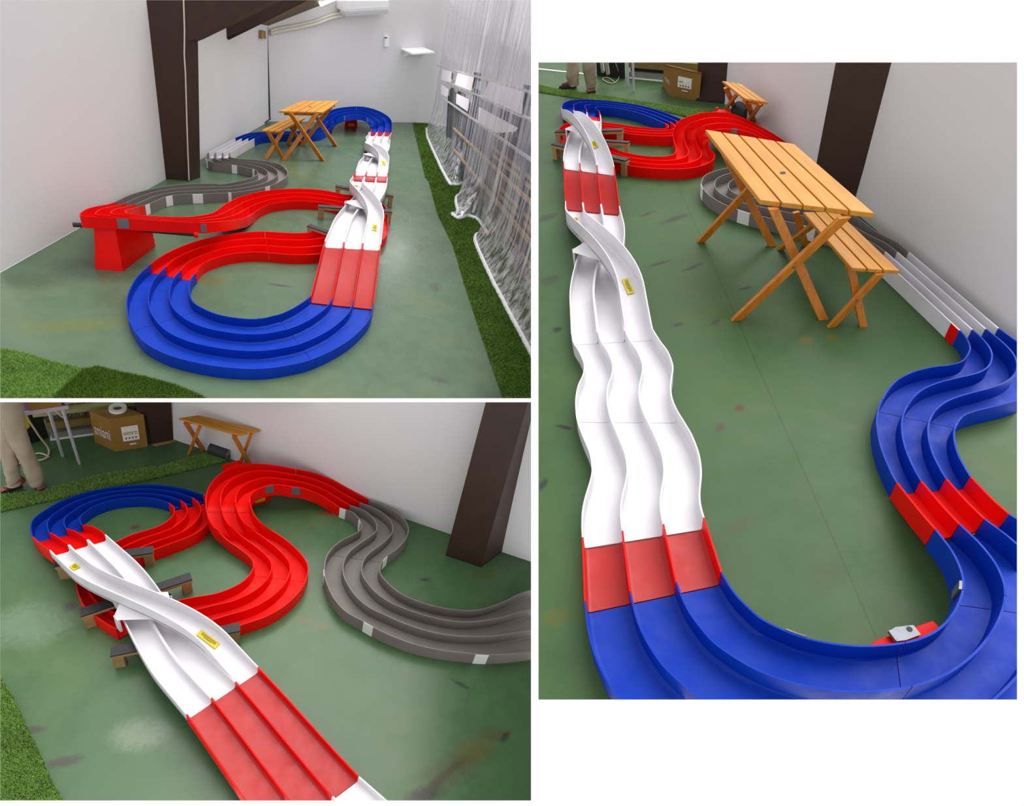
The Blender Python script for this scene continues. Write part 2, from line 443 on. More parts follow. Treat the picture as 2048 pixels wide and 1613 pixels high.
# painted steel frame: tapering post that turns into the roof beam
pa, pb, pc = R.P(329, 358.5), R.P(380, 362.5), R.P(400.5, 355)
FP = R.vplane(pa, pb); dv = pc-pb
front = [R.on(FP, *p) for p in ((329, 358.5), (380, 362.5), (372.5, 84), (383, 80), (540, 3), (600, -25), (272, -90), (284, 0))]
rt = Root('steel_column', R, pb, 'dark brown steel post by the left wall bending into the roof beam overhead', 'steel column')
fm = MB(); fm.poly(front[:3]+front[-1:], dv); rt.part('post', fm, M['brown'])
fm = MB(); fm.poly(front[2:], dv*1.05); rt.part('roof_beam', fm, M['brown'])
cab = MB().tube([R.on(shift(FP, .006), *p) for p in ((367, -4), (369, 60), (368.5, 110), (371, 150), (373.5, 240), (375.5, 300), (378, 361))], .006)
rt.part('cable', cab, M['conduit'])
q = R.on(WL, 453, 66); FP2 = (q, FP[1])
b2 = [R.on(FP2, *p) for p in ((451, 54), (453, 75), (458, 78), (517, 49), (617, -2), (640, -14), (560, -6))]
rb = MB().poly(b2, -FP[1]*.02); rb.poly([R.on(FP2, *p) for p in ((453, 75), (458, 80), (517, 51), (617, 0), (617, -3), (517, 48))], -FP[1]*.12)
tag(rb.build('roof_rafter', M['brown'], R), 'dark brown steel rafter under the boarded ceiling, farther from the camera than the post', 'roof rafter')
n_lamp = WB[1]
# strip light on the ceiling
cpl = (c0-UP*.03, (cdir.cross(adir)).normalized())
rt = Root('ceiling_light', R, R.on(cpl, 650, 4), 'bright fluorescent strip light at the top edge of the long hall', 'ceiling light')
t = NT('lamp_glow'); t.set((1, 1, 1, 1), .4); t.b.inputs['Emission Color'].default_value = (.95, .98, 1, 1); t.b.inputs['Emission Strength'].default_value = 4; M['lamp'] = t.m
e0, e1 = R.on(cpl, 640, 7.5), R.on(cpl, 690, -14)
rt.part('lamp_tube', MB().tube([e0, e1], .03, 10), M['lamp'], smooth=60)
al = bpy.data.lights.new('strip_lamp', 'AREA'); al.shape = 'RECTANGLE'; al.size = .12; al.size_y = 1.2; al.energy = 14; al.color = (.96, .98, 1)
ao = bpy.data.objects.new('strip_lamp', al); COL.objects.link(ao); ao.parent = rt.o; ao.location = (e0+e1)/2-rt.org-UP*.08+n_lamp*1.3; ao.rotation_euler = (0, 0, math.atan2((e1-e0).y, (e1-e0).x)+math.pi/2)
rt.part('fixture', MB().beam(e0+UP*.045, e1+UP*.045, (e1-e0).normalized().cross(UP)*.05, UP*.018), M['plastic_white'])
# split air conditioner with its pipe, remote control and shelf on the end wall
n = WB[1]; wx = (wr-wl1).normalized()
f0 = shift(WB, .2)
fq = [R.on(f0, *p) for p in ((690, -22), (779, -22), (778, 20), (691, 25))]
rt = Root('air_conditioner', R, R.on(WB, 735, 30), 'white wall-mounted air conditioner high on the end wall', 'air conditioner')
lo = [R.on(f0, 691, 25), R.on(f0, 778, 20), R.on(shift(WB, .14), 777, 28), R.on(shift(WB, .14), 692, 33)]
m = MB().box8(fq, [p-n*.195 for p in fq]); rt.part('body', m, M['plastic_white'], bevel=.012)
m = MB().box8([lo[0], lo[1], lo[2], lo[3]], [p-n*.13 for p in lo]); rt.part('air_vane', m, M['plastic_white'], bevel=.006)
g = [R.on(shift(WB, .203), *p) for p in ((693, 19), (776, 14.5), (776, 15.3), (693, 19.8))]
rt.part('panel_gap', MB().poly(g, -n*.002), M['label_grey'])
pp = [R.on(shift(WB, .03), *p) for p in ((541, 68), (547, 66), (563, 62), (588, 57.6), (610, 53), (631, 48), (650, 41), (667, 35.5), (692, 30.5))]
pp = [Vector(a) for a in crom([list(p) for p in pp], 4)]
rt = Root('insulated_pipe', R, pp[0], 'cream insulated pipe running from the air conditioner to the corner', 'pipe')
rt.part('pipe', MB().tube(pp, .022, 8), M['conduit'], smooth=60); rt.part('pipe', MB().tube([p+UP*.035 for p in pp], .014, 8), M['conduit'], smooth=60)
rc = [R.on(WB, *p) for p in ((768, 72), (776, 72), (775, 93), (767, 92.5))]
rt = Root('remote_control', R, rc[3], 'small white remote control holder on the end wall below the air conditioner', 'remote control')
rt.part('body', MB().poly(rc, n*.03), M['plastic_white'], bevel=.004)
rc = [R.on(shift(WB, .031), *p) for p in ((769, 73.5), (774.6, 73.5), (774.4, 77), (769, 77))]
rt.part('display', MB().poly(rc, n*.002), M['lcd'])
s0, s1 = R.on(WB, 802, 100), R.on(WB, 847, 97.3)
rt = Root('wall_shelf', R, s0, 'thin white shelf in the right corner of the end wall', 'shelf')
rt.part('board', MB().poly([s0, s1, s1+n*.25, s0+n*.25], UP*.02), M['plastic_white'])
for k in (.15, .95):
    p = s0.lerp(s1, k); rt.part('bracket', MB().poly([p, p+n*.2, p-UP*.09], wx*.01), M['plastic_white'])
nl = WL[1]
bq = [[R.on(WL, *p) for p in ((517, 60), (521, 60), (521, 76), (517, 75.5))], [R.on(WL, *p) for p in ((522, 60.5), (525.5, 60.5), (525.5, 76), (522, 76))]]
rt = Root('socket_box', R, bq[0][0], 'tan double socket box on the left wall beside the far corner', 'socket box')
for b in bq: rt.part('cover', MB().poly(b, nl*.04), M['postwood'])
cb = [R.on(shift(WB, .012), *p) for p in ((534.5, 53), (535, 80), (537, 150), (539.5, 232), (540.5, 238))]+[R.on(shift(WL, .012), 531, 245)]
tag(MB().tube(cb, .008, 6).build('corner_cable', M['black'], R), 'thin black cable running down the far left corner of the hall', 'cable')

# turf mats
turf(R, [(0, 701), (47, 709), (105, 727), (168, 741), (136, 770), (105, 799), (0, 799)], 'lighter green artificial turf mat at the lower left corner beside its seam', 26000, seed=3, hgt=.02, wid=.0025)
turf(R, [(170, 741), (195, 735), (237, 746), (290, 756), (343, 770), (382, 785), (414, 799), (107, 799), (138, 770)], 'darker green artificial turf mat right of the seam in front of the blue curve', 20000, seed=4, hgt=.018, wid=.0025, mat='turf2')
turf(R, [(825, 247), (835, 290), (850, 355), (857, 363), (875, 430), (905, 490), (930, 575), (960, 665), (985, 740), (1006, 799), (1066, 799), (1066, 610), (905, 310), (862, 247)], 'long narrow artificial turf strip along the clear curtain', 30000, seed=5, hgt=.02, wid=.004, mat='turf2')

# ---- race track of the hall
def T(secs, h=.1, n=6): return Track(HALL, secs, h, n)
blueloop = [(300, 529, 391.5, 547), (272, 556, 382, 560), (255, 590, 379, 577), (253, 618, 381, 592), (260, 645, 389, 606), (285, 682, 411, 619), (330, 708, 437, 629), (385, 724, 468, 635), (450, 735, 500, 638), (520, 738, 525, 636.5), (583, 730, 545, 632), (633, 716, 562, 627.5), (688, 688, 585, 617), (722, 660, 603, 606), (741, 635, 614, 598), (748, 606, 621, 592)]
t = T(blueloop, .085)
G = 'blue curve pieces at the front of the hall circuit'
t.piece('curved_track', 'large blue three-lane curve, left piece with the red track behind it', M['blue'], 0, 4, rail=.07, skirt=.084)
t.piece('curved_track', 'large blue three-lane curve, wide front piece between two dark seams', M['blue'], 4, 11, rail=.07, skirt=.084)
t.piece('curved_track', 'large blue three-lane curve, right piece meeting the red ramp', M['blue'], 11, 15, rail=.07, skirt=.084)
def rampcurve(room, a, b, n=8):
    """a, b: cross-sections (lx, ly, rx, ry, h); eased height in between"""
    A0, A1_ = room.P(a[0], a[1], a[4]), room.P(a[2], a[3], a[4]); B0, B1 = room.P(b[0], b[1], b[4]), room.P(b[2], b[3], b[4])
    out = []
    for i in range(n+1):
        t = i/n; e = t*t*(3-2*t)*.6+t*.4
        l = A0.lerp(B0, t); r = A1_.lerp(B1, t); z = a[4]+(b[4]-a[4])*e; l.z = r.z = z
        out.append(list(l)+list(r))
    return out
t = Track(HALL, None, curve=rampcurve(HALL, (621, 592, 748, 606, .085), (649, 482, 762.5, 489, .2)), n=3)
t.piece('ramp_track', 'worn red straight ramp at the front of the hall, rising from the blue curve', M['red'], skirt=.08, bedmat=M['redlane'], rail=.06)
redlow = [(300, 529, 392, 547), (316, 517, 399, 534), (340, 503, 413, 524), (375, 488, 436, 515), (415, 476, 460, 509), (460, 468, 484, 506), (500, 464, 511, 504.5), (530, 463, 538, 506), (563, 465, 572, 509), (600, 466, 607, 510), (640, 462, 640, 508), (690, 452, 705, 500), (728, 436, 768, 478), (722, 424, 776, 440), (705, 418, 768, 410), (690, 416, 730, 393), (650, 406, 690, 389), (605, 402.5, 651, 381), (577, 403, 605, 377.5), (545, 407.5, 563, 378.5), (525, 415, 517, 384), (511, 424, 475, 395)]
t = T(redlow, .085)
t.piece('curved_track', 'red curve joining the left end of the blue curve', M['red'], 0, 7, rail=.07, skirt=.084)
t.piece('curved_track', 'wavy red track piece passing under the red ramp', M['red'], 7, 10.5, rail=.07, skirt=.084)
t.piece('curved_track', 'tight red turn under the white lane changer, mostly hidden', M['red'], 10.5, 16, rail=.05, skirt=.084)
t.piece('curved_track', 'broad red curve behind the front loop, between grey track and white bridge', M['red'], 16, 21, rail=.07, skirt=.084)
HP = .375
hair = [(511, 424, 475, 395, .085), (494, 435, 450, 408.5, .12), (463, 441, 430, 423, .22), (430, 444, 407, 430, .31), (400, 445.5, 374, 434, .36), (345, 443, 335, 433.4, HP), (296, 440, 296, 431.5, HP), (249, 436.5, 273, 430, HP), (205, 434.5, 257, 427.5, HP), (172, 433, 252, 425.5, HP), (158.8, 429, 251.5, 423, HP), (171, 419, 254, 420.5, HP-.04), (191, 413, 262, 418, .27), (213, 409, 276, 414.5, .15), (232, 404, 290, 411, .1)]
t = T(hair, .1)
h1 = t.piece('curved_track', 'red track piece climbing away from the broad red curve', M['red'], 0, 4, rail=.07, skirt=.085)
h2 = t.piece('curved_track', 'raised red straight stretch with steel clips on its side', M['red'], 4, 7, rail=.07, skirt=.085)
h3 = t.piece('curved_track', 'raised red hairpin turn resting on the red stand by the left wall', M['red'], 7, 11, rail=.07, skirt=.085)
t.skirt = .085; t.patch(h2, False, 3.75, 4.12, M['steel'], 'steel_clip', z0=.012, z1=.075); t.patch(h2, False, 6.95, 7.45, M['steel'], 'steel_clip', z0=.005, z1=.075)
h4 = t.piece('curved_track', 'red track piece dropping from the hairpin to the grey track', M['red'], 11, 14, rail=.07, skirt=.085)
greyS = [(232, 403, 290, 411), (259, 390, 315, 401), (293, 380, 335, 393), (327, 373, 366, 389), (371, 368, 405, 388), (421, 367, 450, 386), (442, 368, 485, 383), (474, 363, 520, 377), (498, 357, 548, 369), (512, 350, 568, 358), (515, 345, 576, 348), (509, 339, 572, 338), (495, 336, 558, 328), (474, 331, 536, 323), (442, 327, 510, 320), (422, 324, 480, 318), (412, 317, 463, 315), (413, 309, 458, 310), (417, 305, 460, 305)]
t = T(greyS, .09)
g1 = t.piece('curved_track', 'grey track curve leaving the red hairpin along the left wall', M['grey'], 0, 5, rail=.06, skirt=.089)
g2 = t.piece('curved_track', 'grey track curve turning back at the middle of the hall floor', M['grey'], 5, 13, rail=.06, skirt=.089)
g3 = t.piece('curved_track', 'grey track curve running back to the white straight by the wall', M['grey'], 13, 18, rail=.06, skirt=.089)
for r_, i0, i1 in ((g1, .0, .35), (g1, 1.9, 2.35), (g1, 3.6, 4.0), (g2, 5.2, 5.45), (g2, 7.4, 7.7), (g2, 10.9, 11.3)): t.patch(r_, True, i0, i1, M['tape'])
for r_, i0, i1 in ((g3, 13.0, 13.4), (g2, 11.0, 11.4), (g3, 15.6, 16.0)): t.patch(r_, False, i0, i1, M['tape'])
t = T([(417, 305, 460, 305), (444, 291, 484, 291), (470, 277, 509, 277)], .09)
t.piece('straight_track', 'white straight track beside the left wall between grey and blue', M['white'], skirt=.089)
t = T([(470, 276, 509, 277), (497, 266.5, 521, 272.5), (530, 263.5, 545, 269.5), (567, 262.5, 572, 268.5), (599, 262, 600, 268.5), (620, 258, 640, 267), (630, 252.5, 664, 253)], .09)
t.piece('curved_track', 'blue wavy track behind the picnic bench', M['blue'], skirt=.089)
arc = [(630, 252.5, 664, 253, .09), (631.5, 248, 665.5, 249.5, .12)]
T(arc).piece('straight_track', 'short red track piece behind the picnic table', M['red'], skirt=.089)
arc = [(631.5, 248, 665.5, 249.5, .12), (635, 238, 669, 243.5, .17), (647, 229, 675, 237.5, .22), (669, 218, 688, 232.5, .26), (700, 213.5, 706, 229.5, .27), (725, 213.5, 722, 230, .27), (750, 219, 733, 234, .26), (770, 228.5, 739, 241, .21), (782, 240, 742.5, 249, .14), (784, 256.5, 743, 256.5, .1)]
t = T(arc); a1 = t.piece('curved_track', 'far blue curve, left half behind the picnic table', M['blue'], 0, 4.5, skirt=.07); a2 = t.piece('curved_track', 'far blue curve, right half leading to the white wavy track', M['blue'], 4.5, 9, skirt=.07)
t.patch(a1, True, 3.0, 3.3, M['steel'], 'steel_clip', z1=.05); t.patch(a2, True, 6.3, 6.6, M['steel'], 'steel_clip', z1=.05)
T([(784, 256.5, 743, 256.5, .1), (784, 264.5, 741.5, 263.5, .09)]).piece('straight_track', 'short red straight between far blue curve and white wavy track', M['red'], bedmat=M['redlane'], skirt=.088)
wv = [(783.5, 264.5, 741.5, 263.5), (782.5, 267, 737, 265), (781, 269.5, 737, 267.5), (777.5, 273.5, 734.5, 271), (777, 276.5, 731.3, 275), (780.5, 280, 733, 278.7), (780.5, 283, 732, 281.5), (780, 286.5, 731, 284)]
T(wv, .09).piece('wavy_track', 'short white wavy straight at the far end of the white run', M['white'], skirt=.088)

def changer(room, name, label, nearL, nearR, farL, farR, h0, h1, bump, group=None, sk=.08, rail=.06, tall=.05, sticker=None, up_sign=1, mirror=False, shape=None):
    """lane changer: two low lanes slip one place over while the third climbs across them"""
    A, B, C_, D = room.P(*nearL, h0), room.P(*nearR, h0), room.P(*farL, h1), room.P(*farR, h1)
    def S(t): return t*t*(3-2*t)
    def at(t, u):
        # the piece is waisted outward where the bridge lane swings over
        l = A.lerp(C_, t); r = B.lerp(D, t); p = l.lerp(r, u); p.z = h0+(h1-h0)*t; return p
    mid = at(.5, .5); rt = Root(name, room, (mid.x, mid.y, max(0, mid.z-sk)), label, 'race track', group)
    N = 28; W = (B-A).length; lat = (B-A); lat.z = 0; lat.normalize(); th = .006*max(W/.4, .6)
    flip = (lambda u: 1-u) if mirror else (lambda u: u)
    def lane(u0f, width, zf, pname, tallL, tallR, m0=M['white'], t0=0, t1=1, depth=rail):
        bed = MB(); wl_ = MB(); wr_ = MB(); rb, r0, r1 = [], [], []
        for i in range(N+1):
            t = t0+(t1-t0)*i/N; u = u0f(t); z = zf(t)
            p = at(t, flip(u)); q = at(t, flip(u+width)); p.z += z; q.z += z
            d = (q-p).normalized(); dn = -UP*depth
            rb.append([p+dn*.75, p+d*W*.04+dn, q-d*W*.04+dn, q+dn*.75, q+dn*1.12, p+dn*1.12])
            r0.append([p+UP*tallL(t), p+d*th+UP*tallL(t), p+d*th+dn*1.05, p+dn*1.05]); r1.append([q-d*th+UP*tallR(t), q+UP*tallR(t), q+dn*1.05, q-d*th+dn*1.05])
        rt.part(pname, bed.loft(rb), m0, smooth=50); rt.part('side_rail', wl_.loft(r0), m0, smooth=50); rt.part('side_rail', wr_.loft(r1), m0, smooth=50)
    z0 = lambda t: 0.0
    shp = shape or (lambda t: S(t))
    lane(lambda t: shp(t)/3, 1/3, z0, 'low_lane', z0, z0)
    lane(lambda t: 1/3+shp(t)/3, 1/3, z0, 'low_lane', z0, z0)
    bz = lambda t: bump*(math.sin(math.pi*min(1, max(0, t)))**1.3)
    lane(lambda t: 2/3*(1-shp(t)), 1/3, bz, 'bridge_lane', lambda t: tall*math.sin(math.pi*t), lambda t: tall*math.sin(math.pi*t))
    # gusseted piers holding the bridge lane at the waist
    for t0_, t1_, ub, ue in ((.56, .42, .10, 0.0), (.44, .58, .90, 1/3)):
        pt = []
        for t_ in (t0_, (t0_+t1_)/2, t1_):
            u = 2/3*(1-shp(t_))+ue; p = at(t_, flip(u)); p.z += bz(t_)-rail*.9; pt.append(p)
        lo = at(.5, flip(ub)); l1 = at(.53, flip(ub)); lo.z -= sk; l1.z -= sk; md = at(.5, flip(ub)); m1 = at(.53, flip(ub)); md.z += bump*.25; m1.z += bump*.25
        q = [pt[0], pt[2], m1, md] if (pt[0]-m1).length > (pt[2]-m1).length else [pt[2], pt[0], m1, md]
        rt.part('bridge_pier', MB().poly(q, lat*W*.02), M['white'], smooth=30)
        rt.part('bridge_pier', MB().beam((lo+l1)/2, (md+m1)/2, (l1-lo)*.5, lat*W*.015), M['white'])
    for (t_, a_, b_) in ([(sticker[0], sticker[2], sticker[3]), (.88, sticker[2]*.4, sticker[3])] if sticker else []):
        u_ = lambda q: 2/3*(1-shp(q))+1/6
        p0 = at(t_, flip(u_(t_))); p0.z += bz(t_)-rail+.004; p1 = at(t_+.02, flip(u_(t_+.02))); p1.z += bz(t_+.02)-rail+.004
        f = (p1-p0).normalized(); s_ = f.cross(UP).normalized(); nn = s_.cross(f)
        if nn.z < 0: nn = -nn
        lb = rt.part('yellow_label', MB().obox(p0+nn*.001, s_*b_, f*a_, nn*.001), M['yellow'], label='yellow printed label')
        for k in range(4):
            rt.part('print_line', MB().obox(p0+s_*b_*(.5-.3*k)+nn*.0022, s_*b_*.06, f*a_*(.75 if k < 3 else .4), nn*.0003), M['ink'], under=lb)
    return rt, at
SHP = lambda t: (lambda s: s*s*(3-2*s))(min(1, max(0, (t-.25)/.62)))
changer(HALL, 'lane_changer', 'white lane changer bridge between the two red strips, nearest the camera in the hall', (649, 482), (762.5, 489), (706, 352), (775.5, 355.5), .2, .2, .075, shape=SHP, sticker=(.22, 0, .055, .022), tall=.035)
t = Track(HALL, None, curve=rampcurve(HALL, (706, 352, 775.5, 355.5, .2), (711, 342.5, 776, 345, .09)), n=3)
t.piece('ramp_track', 'worn red ramp seen edge-on between the two white lane changers', M['red'], skirt=.07, bedmat=M['redlane'], rail=.05)
changer(HALL, 'lane_changer', 'smaller white lane changer bridge before the wavy white track at the far end', (711, 342.5), (776, 345), (731, 284), (780, 286.5), .09, .09, .07, shape=SHP, sticker=(.3, 0, .055, .022), tall=.035)

def support(room, label, a, b, h, wd=.06, th=.02, post=.045, group=None, posts=(1, 1)):
    A = room.P(*a, h); B = room.P(*b, h); d = (B-A).normalized(); s_ = d.cross(UP).normalized()
    rt = Root('track_support', room, ((A+B)/2).xy.to_3d(), label, 'wooden support', group)
    rt.part('rubber_top', MB().beam(A-UP*.004, B-UP*.004, s_*wd/2, UP*.004), M['black'])
    rt.part('crossbar', MB().beam(A-UP*(.009+th/2), B-UP*(.009+th/2), s_*wd/2, UP*th/2), M['postwood'])
    for k, (p, e) in enumerate(((A, d), (B, -d))):
        if posts[k]:
            c = p+e*post*.6; rt.part('post', MB().beam(Vector((c.x, c.y, 0)), Vector((c.x, c.y, h-.008-th)), e*post*.5, s_*wd*.45), M['postwood'])
    return rt
support(R, 'farthest of the three wooden supports, black-topped, under the white bridge in the hall', (671, 371), (787, 391), .125)
support(R, 'middle of the three wooden supports, black-topped, under the white bridge in the hall', (637, 411.5), (783, 422), .125)
support(R, 'nearest of the three black-topped wooden supports under the white bridge in the hall', (617, 450), (740, 492), .125, posts=(1, 1))

# red stands under the raised curves
def stand(room, label, base, top, h, lab=None, seam=.36):
    b = [room.P(*p, 0) for p in base]; b.append(b[0]+(b[2]-b[1])); t_ = [room.P(*p, h) for p in top]; t_.append(t_[0]+(t_[2]-t_[1]))
    rt = Root('track_stand', room, sum(b, Vector())/4, label, 'track stand')
    mid = [x.lerp(y, seam) for x, y in zip(b, t_)]; c = sum(mid, Vector())/4
    rt.part('lower_block', MB().ruled(b, mid, 6), M['red'], smooth=30); rt.part('upper_block', MB().ruled([c+(p-c)*.985 for p in mid], t_), M['red'], smooth=30)
    ct = sum(t_, Vector())/4
    for k in (0, 1):
        p = t_[k].lerp(ct, .3); rt.part('stud', MB().tube([p, p+UP*.02], .012, 8), M['red'])
    if lab:
        f = [b[0].lerp(b[1], u).lerp(t_[0].lerp(t_[1], u), v) for u, v in ((lab[0], lab[1]), (lab[2], lab[1]), (lab[2], lab[3]), (lab[0], lab[3]))]
        nn = (f[1]-f[0]).cross(f[3]-f[0]).normalized()
        if (room.O-f[0]).dot(nn) < 0: nn = -nn
        rt.part('yellow_label', MB().poly([p+nn*.003 for p in f], nn*.002), M['yellow'], label='yellow printed label')
    return rt
stand(R, 'red tapered stand holding up the hairpin at the left wall', [(190, 539), (246, 543.5), (311, 493)], [(187.5, 455.5), (230.5, 457), (303, 447)], .29)
stand(R, 'small red stand with a yellow label under the far blue curve', [(689, 255.7), (714, 255.7), (716, 249)], [(691.5, 233), (712.5, 233), (713.5, 228)], .16, lab=(.3, .15, .75, .4), seam=.6)
for nm, a, b, lab in (('', (146, 449.5), (193, 452.5), 'short black rod poking out left of the hairpin by the wall'), ('', (284, 460), (388, 469), 'black rod lying under the raised red track')):
    rt = Root('support_rod', R, R.P(*a, .27), lab, 'rod'); rt.part('rod', MB().tube([R.P(*a, .27), R.P(*b, .27)], .016, 10), M['black'], smooth=60)
    if b[0] > 300: e = R.P(*b, .27); rt.part('end_cap', MB().tube([e, e+(R.P(396, 469.5, .27)-e)], .024, 10), M['red'], smooth=60)

# picnic table and bench
trestle(R, 'picnic_table', 'varnished pine picnic table in the hall, its planks running towards the far wall', 'table', [(557.5, 222), (645.5, 224), (677.7, 202), (604, 201.5)], .54, 5, .02,
        [(645.6, 321.5, 580, 226), (569, 319, 633, 227), (671.4, 292, 618, 213), (604, 290.5, 662, 213)], (.022, .014), hole=True)
trestle(R, 'picnic_bench', 'varnished pine bench standing left of the picnic table in the hall', 'bench', [(522.3, 260.5), (559.7, 262.5), (610.5, 235.5), (577.5, 234.5)], .3, 3, .02,
        [(532.3, 317.5, 564, 264), (566, 317.5, 536, 264), (576, 288, 594, 247), (603, 288, 578, 247)], (.02, .013))

# ---- clear vinyl curtain, and what stands behind it
def vinyl():
    t = NT('clear_vinyl'); v = t.coord((1, 1, 1)); t.t.nodes.remove(t.b); out = t.t.nodes['Material Output']
    st = t.noise(t.coord((5, 5, .12)), 4, 3, .6); fb = t.noise(t.coord((2, 2, .5)), 2, 2, .5, .6)
    bp = t.n('ShaderNodeBump'); bp.inputs['Strength'].default_value = .5; bp.inputs['Distance'].default_value = .05
    ad = t.n('ShaderNodeMath'); ad.operation = 'ADD'; t.l(st, ad.inputs[0]); t.l(fb, ad.inputs[1]); t.l(ad.outputs[0], bp.inputs['Height'])
    tr = t.n('ShaderNodeBsdfTransparent'); tr.inputs[0].default_value = (.93, .92, .94, 1)
    gl = t.n('ShaderNodeBsdfGlossy'); gl.inputs['Roughness'].default_value = .08; gl.inputs[0].default_value = (.95, .95, 1, 1); t.l(bp.outputs[0], gl.inputs['Normal'])
    df = t.n('ShaderNodeBsdfDiffuse'); df.inputs[0].default_value = (.86, .84, .87, 1)
    f1 = t.ramp(st, [(.4, (.06, .06, .06)), (.62, (.42, .42, .42))])
    m1 = t.n('ShaderNodeMixShader'); t.l(f1, m1.inputs[0]); t.l(tr.outputs[0], m1.inputs[1]); t.l(df.outputs[0], m1.inputs[2])
    f2 = t.ramp(st, [(.35, (.04, .04, .04)), (.7, (.3, .3, .3))])
    m2 = t.n('ShaderNodeMixShader'); t.l(f2, m2.inputs[0]); t.l(m1.outputs[0], m2.inputs[1]); t.l(gl.outputs[0], m2.inputs[2])
    t.l(m2.outputs[0], out.inputs[0]); return t.m
M['vinyl'] = vinyl()
M['hem'] = plain('white_hem', srgb(222, 220, 226), .4, .5, .05, 20)
hem = [(852, 258), (853, 272), (857, 284), (862, 296), (872, 317), (884, 343), (899, 369), (906, 371), (915.5, 372), (923, 369), (931, 368.5), (938, 375.5), (922, 387), (912, 395), (911, 408), (914, 424), (903, 429), (917, 439), (935, 434), (954, 441), (966, 456), (972, 470), (955, 468), (949, 477), (951, 490), (962, 516.5), (975, 545), (989, 574.5), (1003, 600), (1015, 624.6), (1040, 670), (1063, 715), (1080, 748)]
base = [R.P(*p, 0) for p in hem]
l0, l1 = R.P(862, 252), R.P(1085, 705)
def curt_at(i, t_): 
    return None
cs = [list(p) for p in base]; fine = [Vector(p) for p in crom(cs, 6)]
N_ = len(fine); LL = [0]
for i in range(1, N_): LL.append(LL[-1]+max((fine[i]-fine[i-1]).dot((l1-l0).normalized()), .004))
rnd = random.Random(5); m = MB(); rings = []
ln = (l1-l0); cn = ln.normalized().cross(UP); 
if (R.O-l0).dot(cn) < 0: cn = -cn
sr = [rnd.uniform(-1, 1) for _ in range(400)]
for k in range(15):
    z = [0, .02, .05, .1, .18, .28, .4, .55, .75, 1.0, 1.3, 1.6, 2.0, 2.4, 2.9][k]; b = min(1, (z/.35))**.6; ring = []
    for i in range(N_):
        s_ = LL[i]/LL[-1]; top = l0.lerp(l1, s_)
        wob = (math.sin(s_*170+sr[3]*4)+.6*math.sin(s_*310+1.3)+.4*math.sin(s_*67))*.012*(1+.6*math.sin(s_*23))*b
        p = fine[i].lerp(top, b)+cn*wob; p.z = z+.004; ring.append(p)
    rings.append(ring)
m.loft(rings, closed=False)
rt = Root('vinyl_curtain', R, l0.lerp(l1, .5), 'clear vinyl curtain with a white hem hanging down the right side of the hall', 'curtain')
rt.part('clear_sheet', m, M['vinyl'], smooth=80, solid=False)
hm = MB(); rings = []
for i in range(N_):
    d = (fine[min(i+1, N_-1)]-fine[max(i-1, 0)]).normalized(); s_ = d.cross(UP)*.014; p = fine[i]
    rings.append([p+s_+UP*.004, p+s_+UP*.012, p-s_+UP*.03, p-s_+UP*.012])
rt.part('hem', hm.loft(rings), M['hem'], smooth=60)
# rail fence with sheets and boards beyond the curtain
F0, F1 = R.P(905, 345), R.P(1080, 609); FPl = R.vplane(F0, F1); fd = (F1-F0).normalized(); fn = FPl[1]
M['fence_grey'] = plain('fence_grey_steel', srgb(176, 176, 172), .5, .4, .1, 8); M['fence_tan'] = plain('tan_batten', srgb(168, 144, 116), .6, .3, .1, 8)
M['fence_dark'] = plain('dark_navy_panel', srgb(66, 68, 92), .5, .3, .2, 8); M['sheet'] = plain('white_notice_sheet', srgb(228, 222, 226), .6, .3, .02)
rt = Root('rail_fence', R, F0.lerp(F1, .5), 'rail fence with white sheets seen through the clear curtain', 'fence')
def fq(ps, out=0.0): return [R.on(shift(FPl, out), *p) for p in ps]
def vp(s_, x, off=0): return (x, 91+(x-735)*s_+off)
for (s_, w_, mt) in ((.287, 3, 'fence_grey'), (.455, 2.5, 'fence_grey'), (.704, 3.5, 'fence_grey'), (.97, 5, 'fence_tan'), (1.22, 6, 'fence_tan')):
    x0 = 872 if s_ < .6 else (885 if s_ < .9 else 905)
    a = [vp(s_, x0, -w_/2*.6), vp(s_, 1066, -w_), vp(s_, 1066, w_), vp(s_, x0, w_/2*.6)]
    rt.part('rail', MB().poly(fq(a, .03), -fn*.03), M[mt])
for x0, x1, sA, sB in ((890, 960, .32, .40), (960, 1066, .47, .56), (972, 1066, .30, .37)):
    rt.part('dark_band', MB().poly(fq([vp(sA, x0), vp(sA, x1), vp(sB, x1), vp(sB, x0)], .0), -fn*.01), M['fence_dark'] if x0 != 890 else M['fence_grey'])
sheets = [((885, 139), (903, 143), (901, 165), (882, 160)), ((915.5, 146), (948, 154.5), (942, 182), (909, 169)), ((977.6, 163), (1048, 184), (1041, 226.5), (965, 194)),
          ((882, 169), (897, 179), (894, 194), (882, 188)), ((913, 187), (938, 199), (935, 223), (912, 207)), ((958, 214), (1036, 256), (1029, 264), (992, 266), (956, 244))]
for q in sheets: rt.part('notice_sheet', MB().poly(fq(q, .035), -fn*.004), M['sheet'])
for px_ in (951, 1050):
    t0, t1 = vp(.25, px_), vp(1.5, px_-14); rt.part('post', MB().poly(fq([(t0[0]-3, t0[1]), (t0[0]+3, t0[1]), (t1[0]+3, t1[1]), (t1[0]-3, t1[1])], .0), -fn*.05), M['fence_dark'])
rnd = random.Random(11)
cols = [srgb(*c) for c in ((84, 74, 70), (104, 96, 98), (62, 52, 54), (66, 76, 108), (92, 68, 60), (120, 116, 118), (48, 46, 56), (76, 84, 70), (104, 82, 66))]
bm_ = [plain('board_tone', c, .6, .3, .15, 6) for c in cols]
x = 896.0
